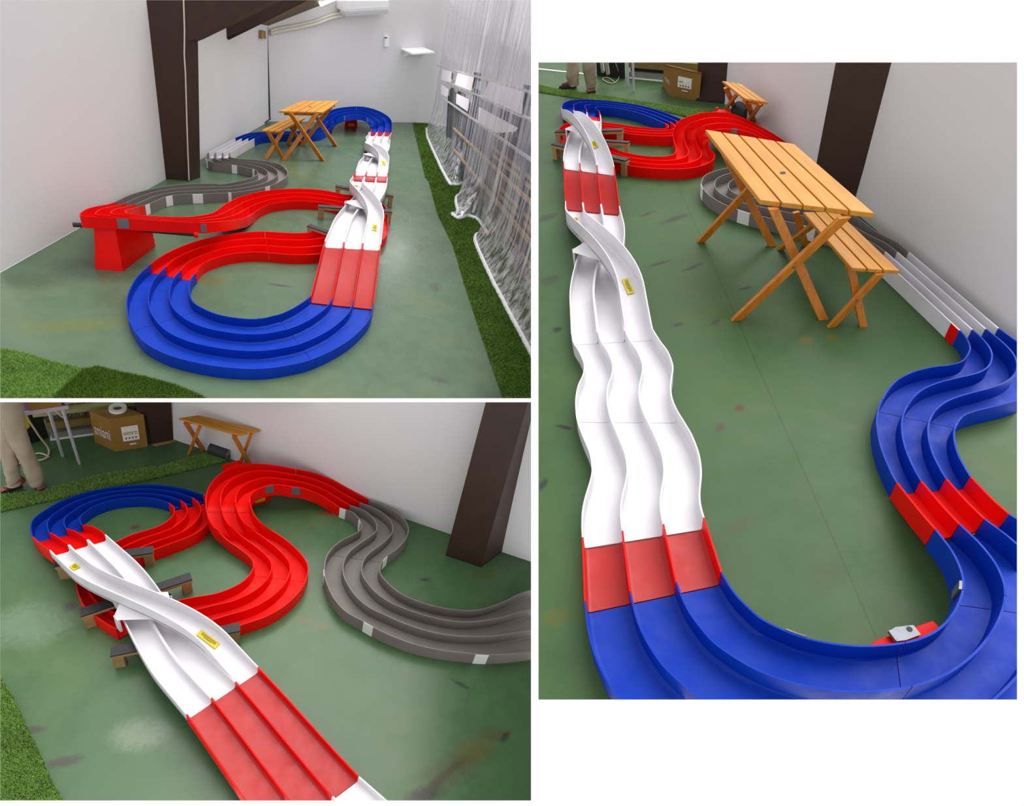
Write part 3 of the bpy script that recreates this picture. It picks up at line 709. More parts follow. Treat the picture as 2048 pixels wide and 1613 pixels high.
while x < 1062:
    w_ = rnd.uniform(2.5, 5)*(x-700)/250; s0_ = rnd.choice((.5, .53, .56, .62)); s1_ = rnd.uniform(1.35, 1.5)
    a = [vp(s0_, x), vp(s0_, x+w_), vp(s1_, x+w_-6), vp(s1_, x-6)]
    rt.part('infill_board', MB().poly(fq(a, -.04), -fn*rnd.uniform(.01, .03)), rnd.choice(bm_)); x += w_*rnd.uniform(.97, 1.04)
for sx_, x0, x1 in ((.80, 985, 1066), (.86, 985, 1066), (1.06, 1000, 1066), (1.12, 1000, 1066), (1.34, 1010, 1066)):
    rt.part('crate_slat', MB().poly(fq([vp(sx_, x0), vp(sx_, x1), vp(sx_+.03, x1), vp(sx_+.03, x0)], -.02), -fn*.008), M['fence_tan'])
# pale wall beyond
BW0, BW1 = R.P(975, 264), R.P(1100, 380); BWP = R.vplane(BW0, BW1)
structure('wall_outer', wallslab(BW0, BW1, 4, BWP[1]), plain('outer_wall_grey', srgb(224, 221, 226), .8, .2, .03, 1), R)

# ================================================================== the corner with the loop, the bench and the person
R = LOOP
M['khaki'] = plain('khaki_cotton', srgb(150, 139, 118), .85, .2, .12, 14); M['skin'] = plain('skin', srgb(138, 84, 68), .5, .3, .06, 20)
M['sandal'] = plain('black_sandal', srgb(38, 34, 38), .6, .3, .1, 20); M['card'] = plain('brown_cardboard', srgb(140, 104, 50), .75, .2, .05, 10)
M['cream'] = plain('cream_board', srgb(160, 154, 100), .7, .2, .08, 6); M['tan'] = plain('tan_beam', srgb(116, 98, 52), .7, .2, .12, 8)
M['alu'] = plain('brushed_aluminium', srgb(186, 186, 196), .35, .5, .06, 20, Metallic=.3); M['violet'] = plain('violet_cloth', srgb(118, 84, 140), .7, .2, .06, 10)
M['film'] = plain('grey_plastic_film', srgb(118, 122, 112), .35, .5, .15, 8); M['darkgap'] = plain('matt_black', srgb(22, 24, 22), .6, .3, .2, 8)
M['sticker'] = plain('white_paper_label', srgb(226, 224, 218), .6, .2, .02)
M['cord'] = plain('beige_cord', srgb(176, 170, 140), .6, .3, .04)
t = NT('speckled_carpet'); vv = t.n('ShaderNodeTexVoronoi'); t.l(t.coord(), vv.inputs['Vector']); vv.inputs['Scale'].default_value = 70
M['speckle'] = t.set(t.ramp(t.noise(t.coord(), 80, 4, .8), [(.45, srgb(36, 38, 32)), (.62, srgb(140, 140, 122))]), .8, .2)
def blobs(room, ls):
    out = []
    for (x, y, rx, ry, ang, c, st) in ls: out.append((room.P(x, y), rx, ry, ang, c, st))
    return out
DK = (.03, .028, .02); BR = (.09, .04, .02); OL = (.1, .11, .02)
lspots = blobs(R, [(850, 1590, .16, .06, .5, DK, .95), (880, 1560, .14, .04, .9, DK, .95), (915, 1530, .12, .03, .9, DK, .95), (945, 1505, .2, .1, .5, (.08, .08, .025), .75), (985, 1470, .16, .06, .4, (.07, .07, .025), .7), (900, 1545, .26, .12, .5, (.06, .06, .025), .6), (1010, 1475, .06, .03, 1.0, DK, .8),
                   (650, 1026, .11, .05, .2, (.14, .05, .02), .95), (270, 1055, .05, .03, .5, (.08, .03, .02), .8), (335, 1113, .09, .03, .1, (.1, .05, .02), .8), (140, 1214, .06, .05, 0, (.05, .04, .05), .8),
                   (70, 1460, .08, .03, .4, (.06, .05, .04), .85), (125, 1525, .12, .04, .5, (.05, .045, .035), .85), (610, 1240, .1, .05, .6, (.1, .1, .03), .6), (640, 1255, .1, .05, .6, (.1, .1, .03), .6), (850, 1160, .05, .02, .2, (.02, .03, .02), .8),
                   (920, 1369, .1, .02, -.2, (.03, .04, .03), .8), (420, 1080, .07, .03, .3, (.1, .07, .02), .7), (280, 1470, .2, .12, .3, (.2, .24, .18), .5), (970, 1150, .15, .1, .4, (.07, .11, .02), .5), (600, 1010, .3, .12, .2, (.08, .12, .02), .5), (60, 1250, .3, .2, .2, (.18, .24, .17), .4)])  # the two pale grey-green spots paint floor sheen into the colour
M['floor_loop'] = floor_mat('green_painted_floor_corner', srgb(66, 94, 62), lspots, .26, .3)
fl = MB().poly(pts(R, [(-3, 800), (345, 800), (352, 881), (1066, 1125.5), (1066, 1606), (-3, 1606)]), -UP*.05)
structure('floor', fl, M['floor_loop'], R, origin=Vector((0, 0, 0)))
WLp = R.vplane(R.P(350, 880.5), R.P(1062, 1124)); q0 = R.P(350, 880.5); q1 = R.P(1062, 1124); q1 = q1+(q1-q0)*.1; q0 = q0-(q1-q0)*.08
structure('wall_left', wallslab(q0, q1, 4, WLp[1]), M['wall'], R)
# tapering steel posts
def post(room, name, label, base, top, htop, close=None):
    b = [room.P(*p) for p in base]; t_ = [room.P(p[0], p[1], htop) for p in top]
    b.append(b[0]+b[2]-b[1]); t_.append(t_[0]+t_[2]-t_[1])
    b2 = b; t2 = [x+(y-x)*1.3 for x, y in zip(b, t_)]
    rt = Root(name, room, b[1], label, 'steel post'); rt.part('post', MB().ruled(b2, t2, 24), M['brown'], smooth=30)
    rt.part('foot_seal', MB().box8([p+(p-b[1])*.0+UP*.0 for p in b], [p+UP*.012 for p in b]), M['black'])
    return rt
hcol = R.up(R.P(891, 1112), 805)
post(R, 'steel_post', 'dark brown tapering steel post at the wall behind the grey curve', [(891, 1111.5), (962, 1135.5), (1005, 1103)], [(971.6, 805), (1056, 805), (1106, 775)], hcol)
hc2 = R.up(R.P(300, 889), 805)
post(R, 'steel_post', 'dark brown steel post at the far end of the white wall beside the cardboard box', [(298, 889), (347, 879.5), (352, 872)], [(268, 805), (339.5, 803), (344, 797)], hc2)

# far turf strip and near turf corner
turf(R, [(-3, 993), (86, 984), (140, 969), (209, 950), (320, 936), (409, 909), (440, 905), (470, 913), (447, 925), (300, 961), (265, 968), (-3, 1026)], 'artificial turf strip laid across the floor behind the blue loop', 26000, hgt=.016, wid=.0035, seed=8)
turf(R, [(-3, 1352), (26, 1397), (53, 1456), (79, 1508), (105, 1569), (128, 1606), (-3, 1606)], 'artificial turf corner at the lower left edge near the white bridge', 16000, hgt=.02, wid=.003, seed=9)

# ---- circuit
def T2(secs, h=.1, n=6): return Track(LOOP, secs, h, n)
bl = [(63, 1073, 165, 1050), (60, 1058, 161, 1042), (63, 1043, 162, 1034), (73, 1032, 166, 1029), (89, 1021, 173, 1024), (118, 1004, 184, 1016), (157, 989, 205, 1007), (206, 977, 232, 1000), (255, 971.5, 258, 997), (294, 969.5, 284, 996), (333, 971.5, 305, 998), (372, 978.5, 322, 1001.5), (408, 990, 337, 1006.6)]
t = T2(bl, .085)
t.piece('curved_track', 'blue curve end next to the short red ramp, left tip of the loop', M['blue'], 0, 4, skirt=.084, rail=.07)
t.piece('curved_track', 'long blue curve forming the far side of the loop before the turf strip', M['blue'], 4, 12, skirt=.084, rail=.07)
t = Track(LOOP, None, curve=crom([list(R.P(a, b, h))+list(R.P(c, d, h)) for a, b, c, d, h in ((63, 1073, 165, 1050, .08), (72, 1082, 186, 1053.5, .11), (84, 1091, 204, 1063, .16), (98.6, 1101, 211.5, 1069.5, .2))], 4), n=4)
t.piece('ramp_track', 'short red ramp joining the blue loop to the white bridge', M['red'], rail=.06, skirt=.12)
rl = [(408, 990, 337, 1006.6), (421, 1002, 346, 1015), (428, 1020, 347, 1027), (420, 1042, 337, 1040), (399, 1063, 316, 1053), (369, 1078, 290, 1061.5), (333, 1091, 262, 1070), (300, 1104, 236, 1082), (265, 1122, 205, 1098), (225, 1150, 165, 1128), (215, 1170, 151, 1150), (222, 1187, 152, 1172), (238, 1198, 157, 1192), (265, 1205, 170, 1217), (300, 1207, 195, 1237), (330, 1206, 232, 1260), (385, 1195, 290, 1278)]
t = T2(rl, .1)
t.piece('curved_track', 'red curve leaving the blue loop beside the taller red curve', M['red'], 0, 4, rail=.085, skirt=.099)
t.piece('curved_track', 'red track piece running towards and under the white bridge', M['red'], 4, 9, rail=.085, skirt=.099)
t.piece('curved_track', 'tight red turn half hidden beneath the white bridge', M['red'], 9, 15, rail=.085, skirt=.099)
HE = .25
su = [(330, 1206, 395, 1285), (385, 1195, 481, 1252), (428, 1188, 535, 1233), (467, 1174, 574, 1209), (492, 1157, 603, 1179), (505, 1138, 615, 1152), (505, 1124, 616.5, 1132), (496, 1112, 608, 1115), (477, 1097, 590, 1095, .105), (455, 1082, 564.5, 1074, .115), (440, 1068, 542, 1060, .13), (426, 1054, 524, 1047, .17), (416, 1036, 510, 1031, .2), (411.5, 1015, 503, 1014, .23), (411, 997, 500.5, 1001, HE), (416, 977, 503, 990, HE), (428, 959, 511, 982, HE), (446, 944, 524, 976, HE), (470, 932.5, 538, 971.5, HE), (495, 928, 551, 970, HE), (525, 928, 565, 971, HE), (558, 932, 580, 973.5, HE), (592, 938.5, 600, 976, HE-.02), (627, 945.5, 620, 982, .2), (665, 960, 643, 992, .15), (700, 979, 661, 1004, .11), (738.7, 1000.3, 680, 1016.4, .085)]
t = T2(su, .1)
t.piece('curved_track', 'broad red curve emerging from under the white bridge towards the grey curve', M['red'], 0, 5.17, rail=.085, skirt=.099)
t.piece('curved_track', 'red S-curve climbing away from the floor in the middle of the corner', M['red'], 5.17, 13.5, rail=.085, skirt=.099)
p1 = t.piece('curved_track', 'raised red hairpin in front of the wall bench', M['red'], 13.5, 22, rail=.085, skirt=.1)
t.patch(p1, True, 17.6, 18.8, M['steel'], 'steel_clip', z0=.004, z1=.07); t.patch(p1, True, 21.2, 22, M['steel'], 'steel_clip', z0=.004, z1=.07)
p2_ = t.piece('curved_track', 'red track piece coming down along the wall to the grey curve', M['red'], 22, 26, rail=.085, skirt=.1)
gs = [(739, 1000.3, 680, 1016.4), (760, 1008, 694, 1021), (782, 1018, 707, 1027), (804, 1033, 718, 1040), (816, 1051, 722, 1052), (817, 1066, 718, 1062), (810, 1081, 703, 1071), (795, 1098, 684, 1080), (777, 1111, 665, 1095), (766, 1122, 653, 1112), (761, 1135, 648.5, 1130), (762, 1148, 648.5, 1149), (775, 1165, 654, 1170), (800, 1186, 667, 1197), (832, 1201, 690, 1223), (868, 1212, 728, 1244.5), (902, 1218.5, 767, 1266), (935, 1221, 820, 1287), (960, 1219, 873, 1300), (985, 1212, 925, 1307), (1010, 1202, 978, 1311), (1040, 1187, 1031, 1308.5), (1075, 1176, 1078, 1302), (1120, 1165, 1130, 1290)]
t = T2(gs, .1)
g1 = t.piece('curved_track', 'grey curve next to the red track, tucked against the white wall', M['grey'], 0, 8, rail=.085, skirt=.099)
g2 = t.piece('curved_track', 'large grey curve sweeping across the right side of the corner floor', M['grey'], 8, 23, rail=.085, skirt=.099)
for r_, rt_, i0, i1 in ((g1, True, .0, .85), (g1, True, 3.0, 3.6), (g2, True, 10.5, 11.3), (g2, True, 15.0, 15.5), (g2, True, 19.55, 20.15), (g1, False, 8.0, 8.0)):
    if i1 > i0: t.patch(r_, rt_, i0, i1, M['tape'])
t.patch(g2, False, 8.2, 9.1, M['tape'])
changer(R, 'lane_changer', 'long white lane changer bridge between the short red ramp and the front red ramp', (372, 1430), (517, 1334), (98.6, 1101), (211.5, 1069.5), .2, .2, .1, rail=.055, tall=.035, sticker=(.23, 0, .06, .016), shape=lambda t: (lambda s: s*s*(3-2*s))(min(1, max(0, (t-.17)/.66))))
t = Track(LOOP, None, curve=rampcurve(LOOP, (372, 1430, 517, 1334, .2), (545, 1683, 718.5, 1553, .12)), n=3)
t.piece('ramp_track', 'worn red ramp running down to the bottom edge from the white bridge', M['red'], rail=.055, skirt=.08, bedmat=M['redlane'])
t = Track(LOOP, None, curve=rampcurve(LOOP, (545, 1683, 718.5, 1553, .12), (640, 1775, 830, 1650, .12)), n=3)
t.piece('straight_track', 'white track end at the bottom edge below the red ramp', M['white'], rail=.055, skirt=.08)
support(R, 'wooden support farthest back under the white bridge beside the red curve', (110, 1126), (306, 1099), .125, wd=.05)
support(R, 'middle wooden support under the white bridge with a black rubber top', (160, 1226), (382, 1152), .125, wd=.05)
support(R, 'wooden support nearest the red ramp, its pale post standing left of the white bridge', (221, 1304), (480, 1254), .125, wd=.05)
b = [R.P(502, 1015), R.P(539, 1006.5)]; dd = R.P(447, 985)-R.P(500, 1016)
bs = [b[0], b[1], b[1]+dd, b[0]+dd]; c = sum(bs, Vector())/4
# long red stand under the hairpin: its far end shows beyond the outer rim
tp = [R.P(443.7, 929.7, .17), R.P(478, 920.5, .17), R.P(538, 966, .17), R.P(500, 978, .17)]
bt = [Vector((p.x, p.y, 0)) for p in tp]; ct = sum(bt, Vector())/4; bt = [ct+(p-ct)*1.08 for p in bt]
rt = Root('track_stand', R, ct, 'red stand under the raised hairpin, its yellow label facing the grey curve', 'track stand')
mid = [x.lerp(y, .35) for x, y in zip(bt, tp)]; rt.part('lower_block', MB().box8(bt, mid), M['red'], bevel=.003); rt.part('upper_block', MB().box8(mid, tp), M['red'], bevel=.003)
for k in (0, 1): rt.part('stud', MB().tube([tp[k].lerp(ct+UP*.17, .18), tp[k].lerp(ct+UP*.17, .18)+UP*.012], .008, 8), M['red'])
FPp = R.vplane(bt[3], bt[2]); lab = [R.on(shift(FPp, .004), *p) for p in ((510, 1001), (530, 995), (530, 1001), (510, 1007))]
rt.part('yellow_label', MB().poly(lab, FPp[1]*.002), M['yellow'], label='yellow printed label')

# bench, rolled turf
trestle(R, 'wall_bench', 'varnished pine bench against the white wall behind the raised red hairpin', 'bench', [(478, 869.5), (521, 860), (397, 830.5), (356, 836.7)], .385, 3, .016,
        [(378, 908, 400, 852), (407, 902, 371, 845), (479, 932, 502, 869), (505, 939, 468, 873)], (.013, .009), gap=.004)
a0, a1 = R.P(423, 905), R.P(461, 918)
rr = .045; a0.z = a1.z = rr
rt = Root('turf_roll', R, (a0+a1).xy.to_3d()/2, 'rolled-up dark artificial turf lying under the wall bench', 'turf roll')
rt.part('rolled_backing', MB().tube([a0, a1], rr, 20), M['dark'], smooth=60)
ax = (a1-a0).normalized(); ex = UP; ey = ax.cross(UP); sp = []
for i in range(60):
    th_ = i*.32; r_ = rr*(1-i/66); sp.append(a1+ax*.002+(ex*math.cos(th_)+ey*math.sin(th_))*r_)
rt.part('grass_spiral', MB().tube(sp, .0028, 5), M['turf'])

# cardboard box with printed faces
def text_mesh(room, root, s, p0, ux, uy, size, mat, name='lettering', ext=.0008):
    cu = bpy.data.curves.new('lettering', 'FONT'); cu.body = s; cu.size = 1; cu.align_x = 'CENTER'; cu.align_y = 'CENTER'
    ob = bpy.data.objects.new('tmp', cu); COL.objects.link(ob); dg = bpy.context.evaluated_depsgraph_get(); me = ob.evaluated_get(dg).to_mesh()
    vs = [v.co.copy() for v in me.vertices]; fs = [list(p.vertices) for p in me.polygons]; ob.to_mesh_clear(); bpy.data.objects.remove(ob)
    m = MB(); nn = ux.cross(uy).normalized(); xs = [v.x for v in vs]; ys = [v.y for v in vs]; wd = max(xs)-min(xs); cx = (max(xs)+min(xs))/2; cy = (max(ys)+min(ys))/2; hh = max(ys)-min(ys)
    m.add([p0+ux*((v.x-cx)/wd*size[0])+uy*((v.y-cy)/hh*size[1])+nn*ext for v in vs], fs)
    return root.part(name, m, mat, solid=False)
def carton(room, label, base, top, h, facelab, sidelab, main, side, roll=None, sub=None):
    b = [room.P(*p) for p in base]; b.append(b[0]+b[2]-b[1]); t_ = [room.P(p[0], p[1], h) for p in top]; t_.append(t_[0]+t_[2]-t_[1])
    rt = Root('cardboard_box', room, sum(b, Vector())/4, label, 'cardboard box')
    rt.part('carton', MB().ruled(b, t_, 24), M['card'], smooth=30)
    def face(i, j, uv, out=.0015):
        o = [b[i].lerp(b[j], u).lerp(t_[i].lerp(t_[j], u), v) for u, v in uv]; n = (o[1]-o[0]).cross(o[3]-o[0]).normalized()
        if (room.O-o[0]).dot(n) < 0: n = -n
        return [p+n*out for p in o], n
    q, n = face(1, 2, facelab); lb = rt.part('paper_label', MB().poly(q, n*.0006), M['sticker'])
    c_ = sum(q, Vector())/4+n*.0012; ux = (q[1]-q[0])/2; uy = (q[3]-q[0])/2
    u_, v_ = ux.normalized(), uy.normalized()
    if main:
        text_mesh(room, rt, main[0], c_+uy*.12, u_, v_, (ux.length*1.7, uy.length*.62), M['card'])
        for k in range(4):
            p = c_-uy*.62+ux*(-.6+.4*k); rt.part('print_square', MB().poly([p-ux*.1-uy*.13, p+ux*.1-uy*.13, p+ux*.1+uy*.13, p-ux*.1+uy*.13], n*.0004), M['tan'])
        p = c_+uy*.75; rt.part('print_line', MB().poly([p-ux*.8-uy*.05, p+ux*.8-uy*.05, p+ux*.8+uy*.05, p-ux*.8+uy*.05], n*.0004), M['label_grey'])
    if sub: p = c_-uy*1.5+ux*.1; rt.part('print_line', MB().poly([p-ux*.42-uy*.09, p+ux*.42-uy*.09, p+ux*.42+uy*.09, p-ux*.42+uy*.09], n*.0004), M['sticker'])
    if side:
        q, n = face(0, 1, sidelab); c_ = sum(q, Vector())/4; text_mesh(room, rt, side, c_, (q[1]-q[0]).normalized(), (q[3]-q[0]).normalized(), ((q[1]-q[0]).length, (q[3]-q[0]).length*.8), M['sticker'])
    # tape along the lid and the roll left on it
    m0 = t_[0].lerp(t_[1], .5); m1 = t_[3].lerp(t_[2], .5); w_ = (t_[1]-t_[0]).normalized()*.02
    rt.part('sealing_tape', MB().poly([m0-w_+UP*.0005, m0+w_+UP*.0005, m1+w_+UP*.0005, m1-w_+UP*.0005], UP*.0008), M['tan'])
    if roll:
        p = room.P(*roll, h)+UP*.002; r2 = Root('tape_roll', room, p, 'white tape roll lying on the lid of the cardboard box', 'tape roll')
        ring = MB(); rs = []
        for k in range(25):
            a = k/24*2*math.pi; dx = Vector((math.cos(a), math.sin(a), 0)); rs.append([p+dx*.05, p+dx*.05+UP*.02, p+dx*.028+UP*.02, p+dx*.028])
        r2.part('roll', ring.loft(rs, caps=False), M['sticker'], smooth=50)
    return rt
carton(R, 'brown cardboard box with a white tape roll on its lid, beside the far dark post', [(190, 885), (231.5, 904), (296, 893.7)], [(178, 823), (218.8, 839), (286.7, 829)], .29,
       ((.28, .28), (.78, .28), (.78, .72), (.28, .72)), ((.12, .28), (.88, .28), (.88, .68), (.12, .68)), ('vimro',), 'amiami', roll=(236, 820), sub=True)

# stacked boards on a film-wrapped base beyond the box
def stackunit(room, label, a, b, ws, lay, depth=.45):
    A, B = room.P(*a), room.P(*b); d = (B-A).normalized(); n = d.cross(UP)
    if (room.O-A).dot(n) > 0: n = -n
    rt = Root('board_stack', room, (A+B)/2, label, 'stack of boards'); z = 0.0
    for (nm, h, mt, sx, inset) in lay:
        p = A+d*sx+n*inset+UP*z; q = B+n*inset+UP*z
        rt.part(nm, MB().poly([p, q, q+n*depth, p+n*depth], UP*h), M[mt]); z += h
    return rt
stackunit(R, 'low stack of cream and speckled boards on a film-wrapped base beyond the folding table', (101, 882), (300, 856), 0, [('base_sheet', .008, 'sticker', 0, 0), ('film_wrap', .045, 'film', .01, .01), ('dark_filler', .03, 'darkgap', .02, .05), ('tan_beam', .06, 'tan', .0, .015), ('speckled_board', .07, 'speckle', -.02, .05), ('cream_board', .03, 'cream', -.05, .0), ('speckled_board', .035, 'speckle', -.04, .05), ('cream_board', .12, 'cream', -.12, .02)])  # dark slab paints the shade of the open gap under the beam
cr_ = [R.P(62, 905), R.P(103, 882)]
n_ = Vector((0, 1, 0))
tag(MB().poly([R.P(46, 894), R.P(98, 876), R.P(92, 862), R.P(30, 872)], UP*.3).build('dark_crate', M['darkgap'], R), 'black crate in the shade behind the folding table, next to the board stack', 'crate')
tag(MB().poly([R.P(297, 888), R.P(303, 888.5), R.P(303, 880), R.P(293, 880)], UP*.25).build('black_board', M['darkgap'], R), 'narrow black board squeezed between the cardboard box and the far dark post', 'board')
rt = Root('cardboard_scrap', R, R.P(320, 889), 'flat tan cardboard scrap at the foot of the far dark post', 'cardboard scrap')
rt.part('sheet', MB().poly(pts(R, [(303, 890), (349, 881), (351, 884), (330, 889), (312, 893)]), UP*.004), M['postwood'])

# folding table
hT = .5
rt = Root('folding_table', R, R.P(120, 905), 'folding table with aluminium edge and legs and a violet top behind the person', 'table')
tq = [R.P(-10, 832, hT), R.P(134.5, 811, hT), R.P(120, 795, hT), R.P(-20, 812, hT)]
rt.part('table_top', MB().poly([p-UP*.004 for p in tq], -UP*.02), M['violet'])
e = (tq[1]-tq[0]).normalized(); s_ = (tq[2]-tq[1]).normalized()
rt.part('edge_strip', MB().beam(tq[0]-UP*.014, tq[1]-UP*.014, s_*.004, UP*.014), M['alu']); rt.part('edge_strip', MB().beam(tq[1]-UP*.014, tq[2]-UP*.014, e*.004, UP*.014), M['alu'])
for f_, t_ in (((159, 928), (125, 818)), ((126, 913), (97, 820))):
    rt.part('leg', MB().tube([R.P(*f_, 0), R.P(*t_, hT-.03)], .009, 8), M['alu'], smooth=60)
rt.part('brace', MB().tube([R.P(126, 836, .38), R.P(104, 818, hT-.03)], .005, 6), M['alu']); 
rt.part('brace', MB().tube([R.P(101, 832, .4), R.P(84, 819, hT-.03)], .005, 6), M['alu'])
q = [R.P(58, 822, hT), R.P(124, 813, hT), R.P(121, 800, hT), R.P(55, 806, hT)]
tag(MB().poly(q, UP*.1).build('parcel', M['card'], R), 'tan parcel lying on the folding table at the top edge', 'parcel')
qy = R.P(45, 842, .35); tag(MB().obox(qy, Vector((.02, 0, 0)), Vector((0, .02, 0)), Vector((0, 0, .06))).build('yellow_container', M['yellow'], R, bevel=.008), 'yellow container under the folding table beside the trousers', 'container')
cab = [R.P(*p) for p in ((52, 830, .35), (58, 842, .3), (70, 860, .22), (80, 875, .14), (92, 890, .06), (98, 902, .012), (95, 914, .012), (85, 920, .012), (72, 922, .012), (50, 926, .012), (34, 927, .012))]
tag(MB().tube([Vector(a) for a in crom([list(p) for p in cab], 5)], .006, 6).build('power_cord', M['cord'], R), 'beige cord looping down behind the person beside the table leg', 'cord')
cab = [R.P(*p) for p in ((98, 915, .01), (88, 909, .01), (72, 908, .01), (50, 921, .01), (30, 933, .01))]
tag(MB().tube([Vector(a) for a in crom([list(p) for p in cab], 5)], .006, 6).build('power_cord', M['cord'], R), 'second beige cord lying flat on the floor behind the trousers', 'cord')

# person: khaki trousers and sandals, cut off at the hips by the frame
def foot(mb, room, heel, toe, s, side):
    f = (toe-heel).normalized(); l = UP.cross(f); L_ = (toe-heel).length
    prof = [(0, .16, .10, .0), (.04, .22, .26, 0), (.18, .25, .40, 0), (.34, .24, .40, .0), (.5, .29, .30, .02), (.66, .36, .2, .03), (.76, .37, .15, .03), (.8, .34, .12, .03)]
    rings = []
    for (u, w_, h_, off) in prof:
        c_ = heel+f*L_*u+l*off*L_*side; w2 = w_*L_*.5; hh = h_*L_; rings.append([c_+l*math.cos(a)*w2+UP*(.03*s+max(0, math.sin(a))*hh+min(0, math.sin(a))*.004) for a in [i*math.pi/5 for i in range(10)]])
    mb.loft(rings)
    for k in range(5):
        x_ = (-.145+.072*k)*side; ln = (.2, .215, .195, .17, .14)[k]; r0 = (.052, .036, .034, .032, .03)[k]
        a_ = heel+f*L_*.76+l*L_*(x_+.03*side); b_ = heel+f*L_*(.76+ln)+l*L_*(x_*1.05+.03*side)
        mb.tube([a_+UP*(.03*s+.07*L_), (a_+b_)/2+UP*(.03*s+.075*L_), b_+UP*(.03*s+.04*L_), b_+f*.004+UP*(.03*s+.035*L_)], [r0*L_, r0*L_*1.05, r0*L_*.9, r0*L_*.4], 8)
def sandal(rt, heel, toe, s, side, acc=None):
    f = (toe-heel).normalized(); l = UP.cross(f); L_ = (toe-heel).length; out = []
    for (u, w_) in ((-.03, .1), (.02, .26), (.2, .3), (.45, .3), (.7, .42), (.9, .38), (1.02, .2)): out.append((u, w_))
    pl = [heel+f*L_*u+l*L_*w_*.5 for u, w_ in out]+[heel+f*L_*u-l*L_*w_*.5 for u, w_ in reversed(out)]
    sl = rt.part('sandal', MB().poly([p+UP*.002 for p in pl], UP*.026*s), M['sandal'])
    for (u0, u1, hh) in ((.4, .82, .25), (.12, .24, .42)):
        rings = []
        for i in range(11):
            a = math.pi*i/10; w_ = .2 if u0 > .3 else .16
            p0 = heel+f*L_*u0+l*math.cos(a)*L_*w_+UP*(.02*s+math.sin(a)*L_*(hh+.03)); p1 = heel+f*L_*u1+l*math.cos(a)*L_*w_*1.05+UP*(.02*s+math.sin(a)*L_*(hh*.72+.03 if u0 > .3 else hh+.01))
            rings.append([p0, p1, p1-UP*.004, p0-UP*.004])
        rt.part('sandal_strap', MB().loft(rings), M['sandal'], smooth=60, under=sl)
    if acc:
        c_ = heel+f*L_*.55+UP*(.02*s+L_*.28); rt.part('strap_trim', MB().obox(c_, l*.006, f*.02, UP*.002), acc, under=sl)
def person(room, label, anchor, legs, feet, s, acc=None, hips=None):
    A = room.P(*anchor); v = (A-room.O); v.z = 0; v.normalize(); side_ = v.cross(UP); PL = (A, -v)
    rt = Root('person', room, A, label, 'person'); body = MB(); tr = MB(); rnd = random.Random(3)
    for li, leg in enumerate(legs):
        rings = []; off = leg[0]
        for k, (x, y, hw) in enumerate(leg[1:]):
            c_ = room.on(shift(PL, off), x, y); r_ = (room.on(shift(PL, off), x+hw, y)-c_).length
            ring = []
            for i in range(20):
                a = 2*math.pi*i/20; w_ = 1+.05*math.sin(3*a+k*1.7+li)+.03*math.sin(5*a+k*2.9)
                ring.append(c_+side_*math.cos(a)*r_*w_+v*math.sin(a)*r_*.95*w_)
            rings.append(ring)
        # smooth the rings along the leg
        flat = [[c for p in ring for c in p] for ring in rings]; sm = crom(flat, 5); rr_ = random.Random(7+li); ph = [rr_.uniform(0, 6) for _ in range(4)]
        R2 = []
        for k, fl_ in enumerate(sm):
            pts_ = [Vector(fl_[3*i:3*i+3]) for i in range(20)]; c_ = sum(pts_, Vector())/20
            R2.append([c_+(p-c_)*(1+.05*math.sin(k*.9+ph[0]+i*.5)*math.sin(k*.37+ph[1])+.025*math.sin(k*2.1+i*.9+ph[2])) for i, p in enumerate(pts_)])
        tr.loft(R2)
        body.tube([Vector((sum((p.x for p in rings[-1]))/20, sum((p.y for p in rings[-1]))/20, rings[-1][0].z+.05)), feet[li][0](room)+UP*.06*s], [.05*s, .04*s], 12)
    if hips:
        c0_ = room.on(PL, *hips[0]); body_r = (room.on(PL, hips[0][0]+hips[1], hips[0][1])-c0_).length
        tr.loft([[c0_+UP*z_+side_*math.cos(2*math.pi*i/20)*body_r*w_+v*math.sin(2*math.pi*i/20)*body_r*.7*w_ for i in range(20)] for z_, w_ in ((-.12, .8), (-.05, 1), (.1, 1), (.25, .9))])
    for li, (hf, tf, sd) in enumerate(feet): foot(body, room, hf(room), tf(room), s, sd)
    bo = rt.part('body', body, M['skin'], smooth=60); rt.part('trousers', tr, M['khaki'], smooth=70)
    for li, (hf, tf, sd) in enumerate(feet): sandal(rt, hf(room), tf(room), s, sd, acc if li == 1 else None)
    return rt
fpt = lambda x, y: (lambda room: room.P(x, y, 0))
person(R, 'person in khaki trousers and black sandals, seen from the hips down at the left', (60, 975),
       [(.0, (14, 790, 26), (14, 830, 26), (14, 870, 22), (17, 905, 17), (22, 935, 16), (27, 960, 14), (28, 970, 13)), (.03, (16, 790, 26), (22, 825, 24), (32, 865, 23), (46, 900, 19), (58, 925, 17), (68, 948, 17), (72, 962, 15), (73, 968, 14))],
       [(fpt(44, 973), fpt(3, 987), -1), (fpt(76, 963), fpt(84, 985), 1)], .75, acc=plain('red_strap_mark', srgb(190, 60, 70), .5), hips=((14, 800), 30))

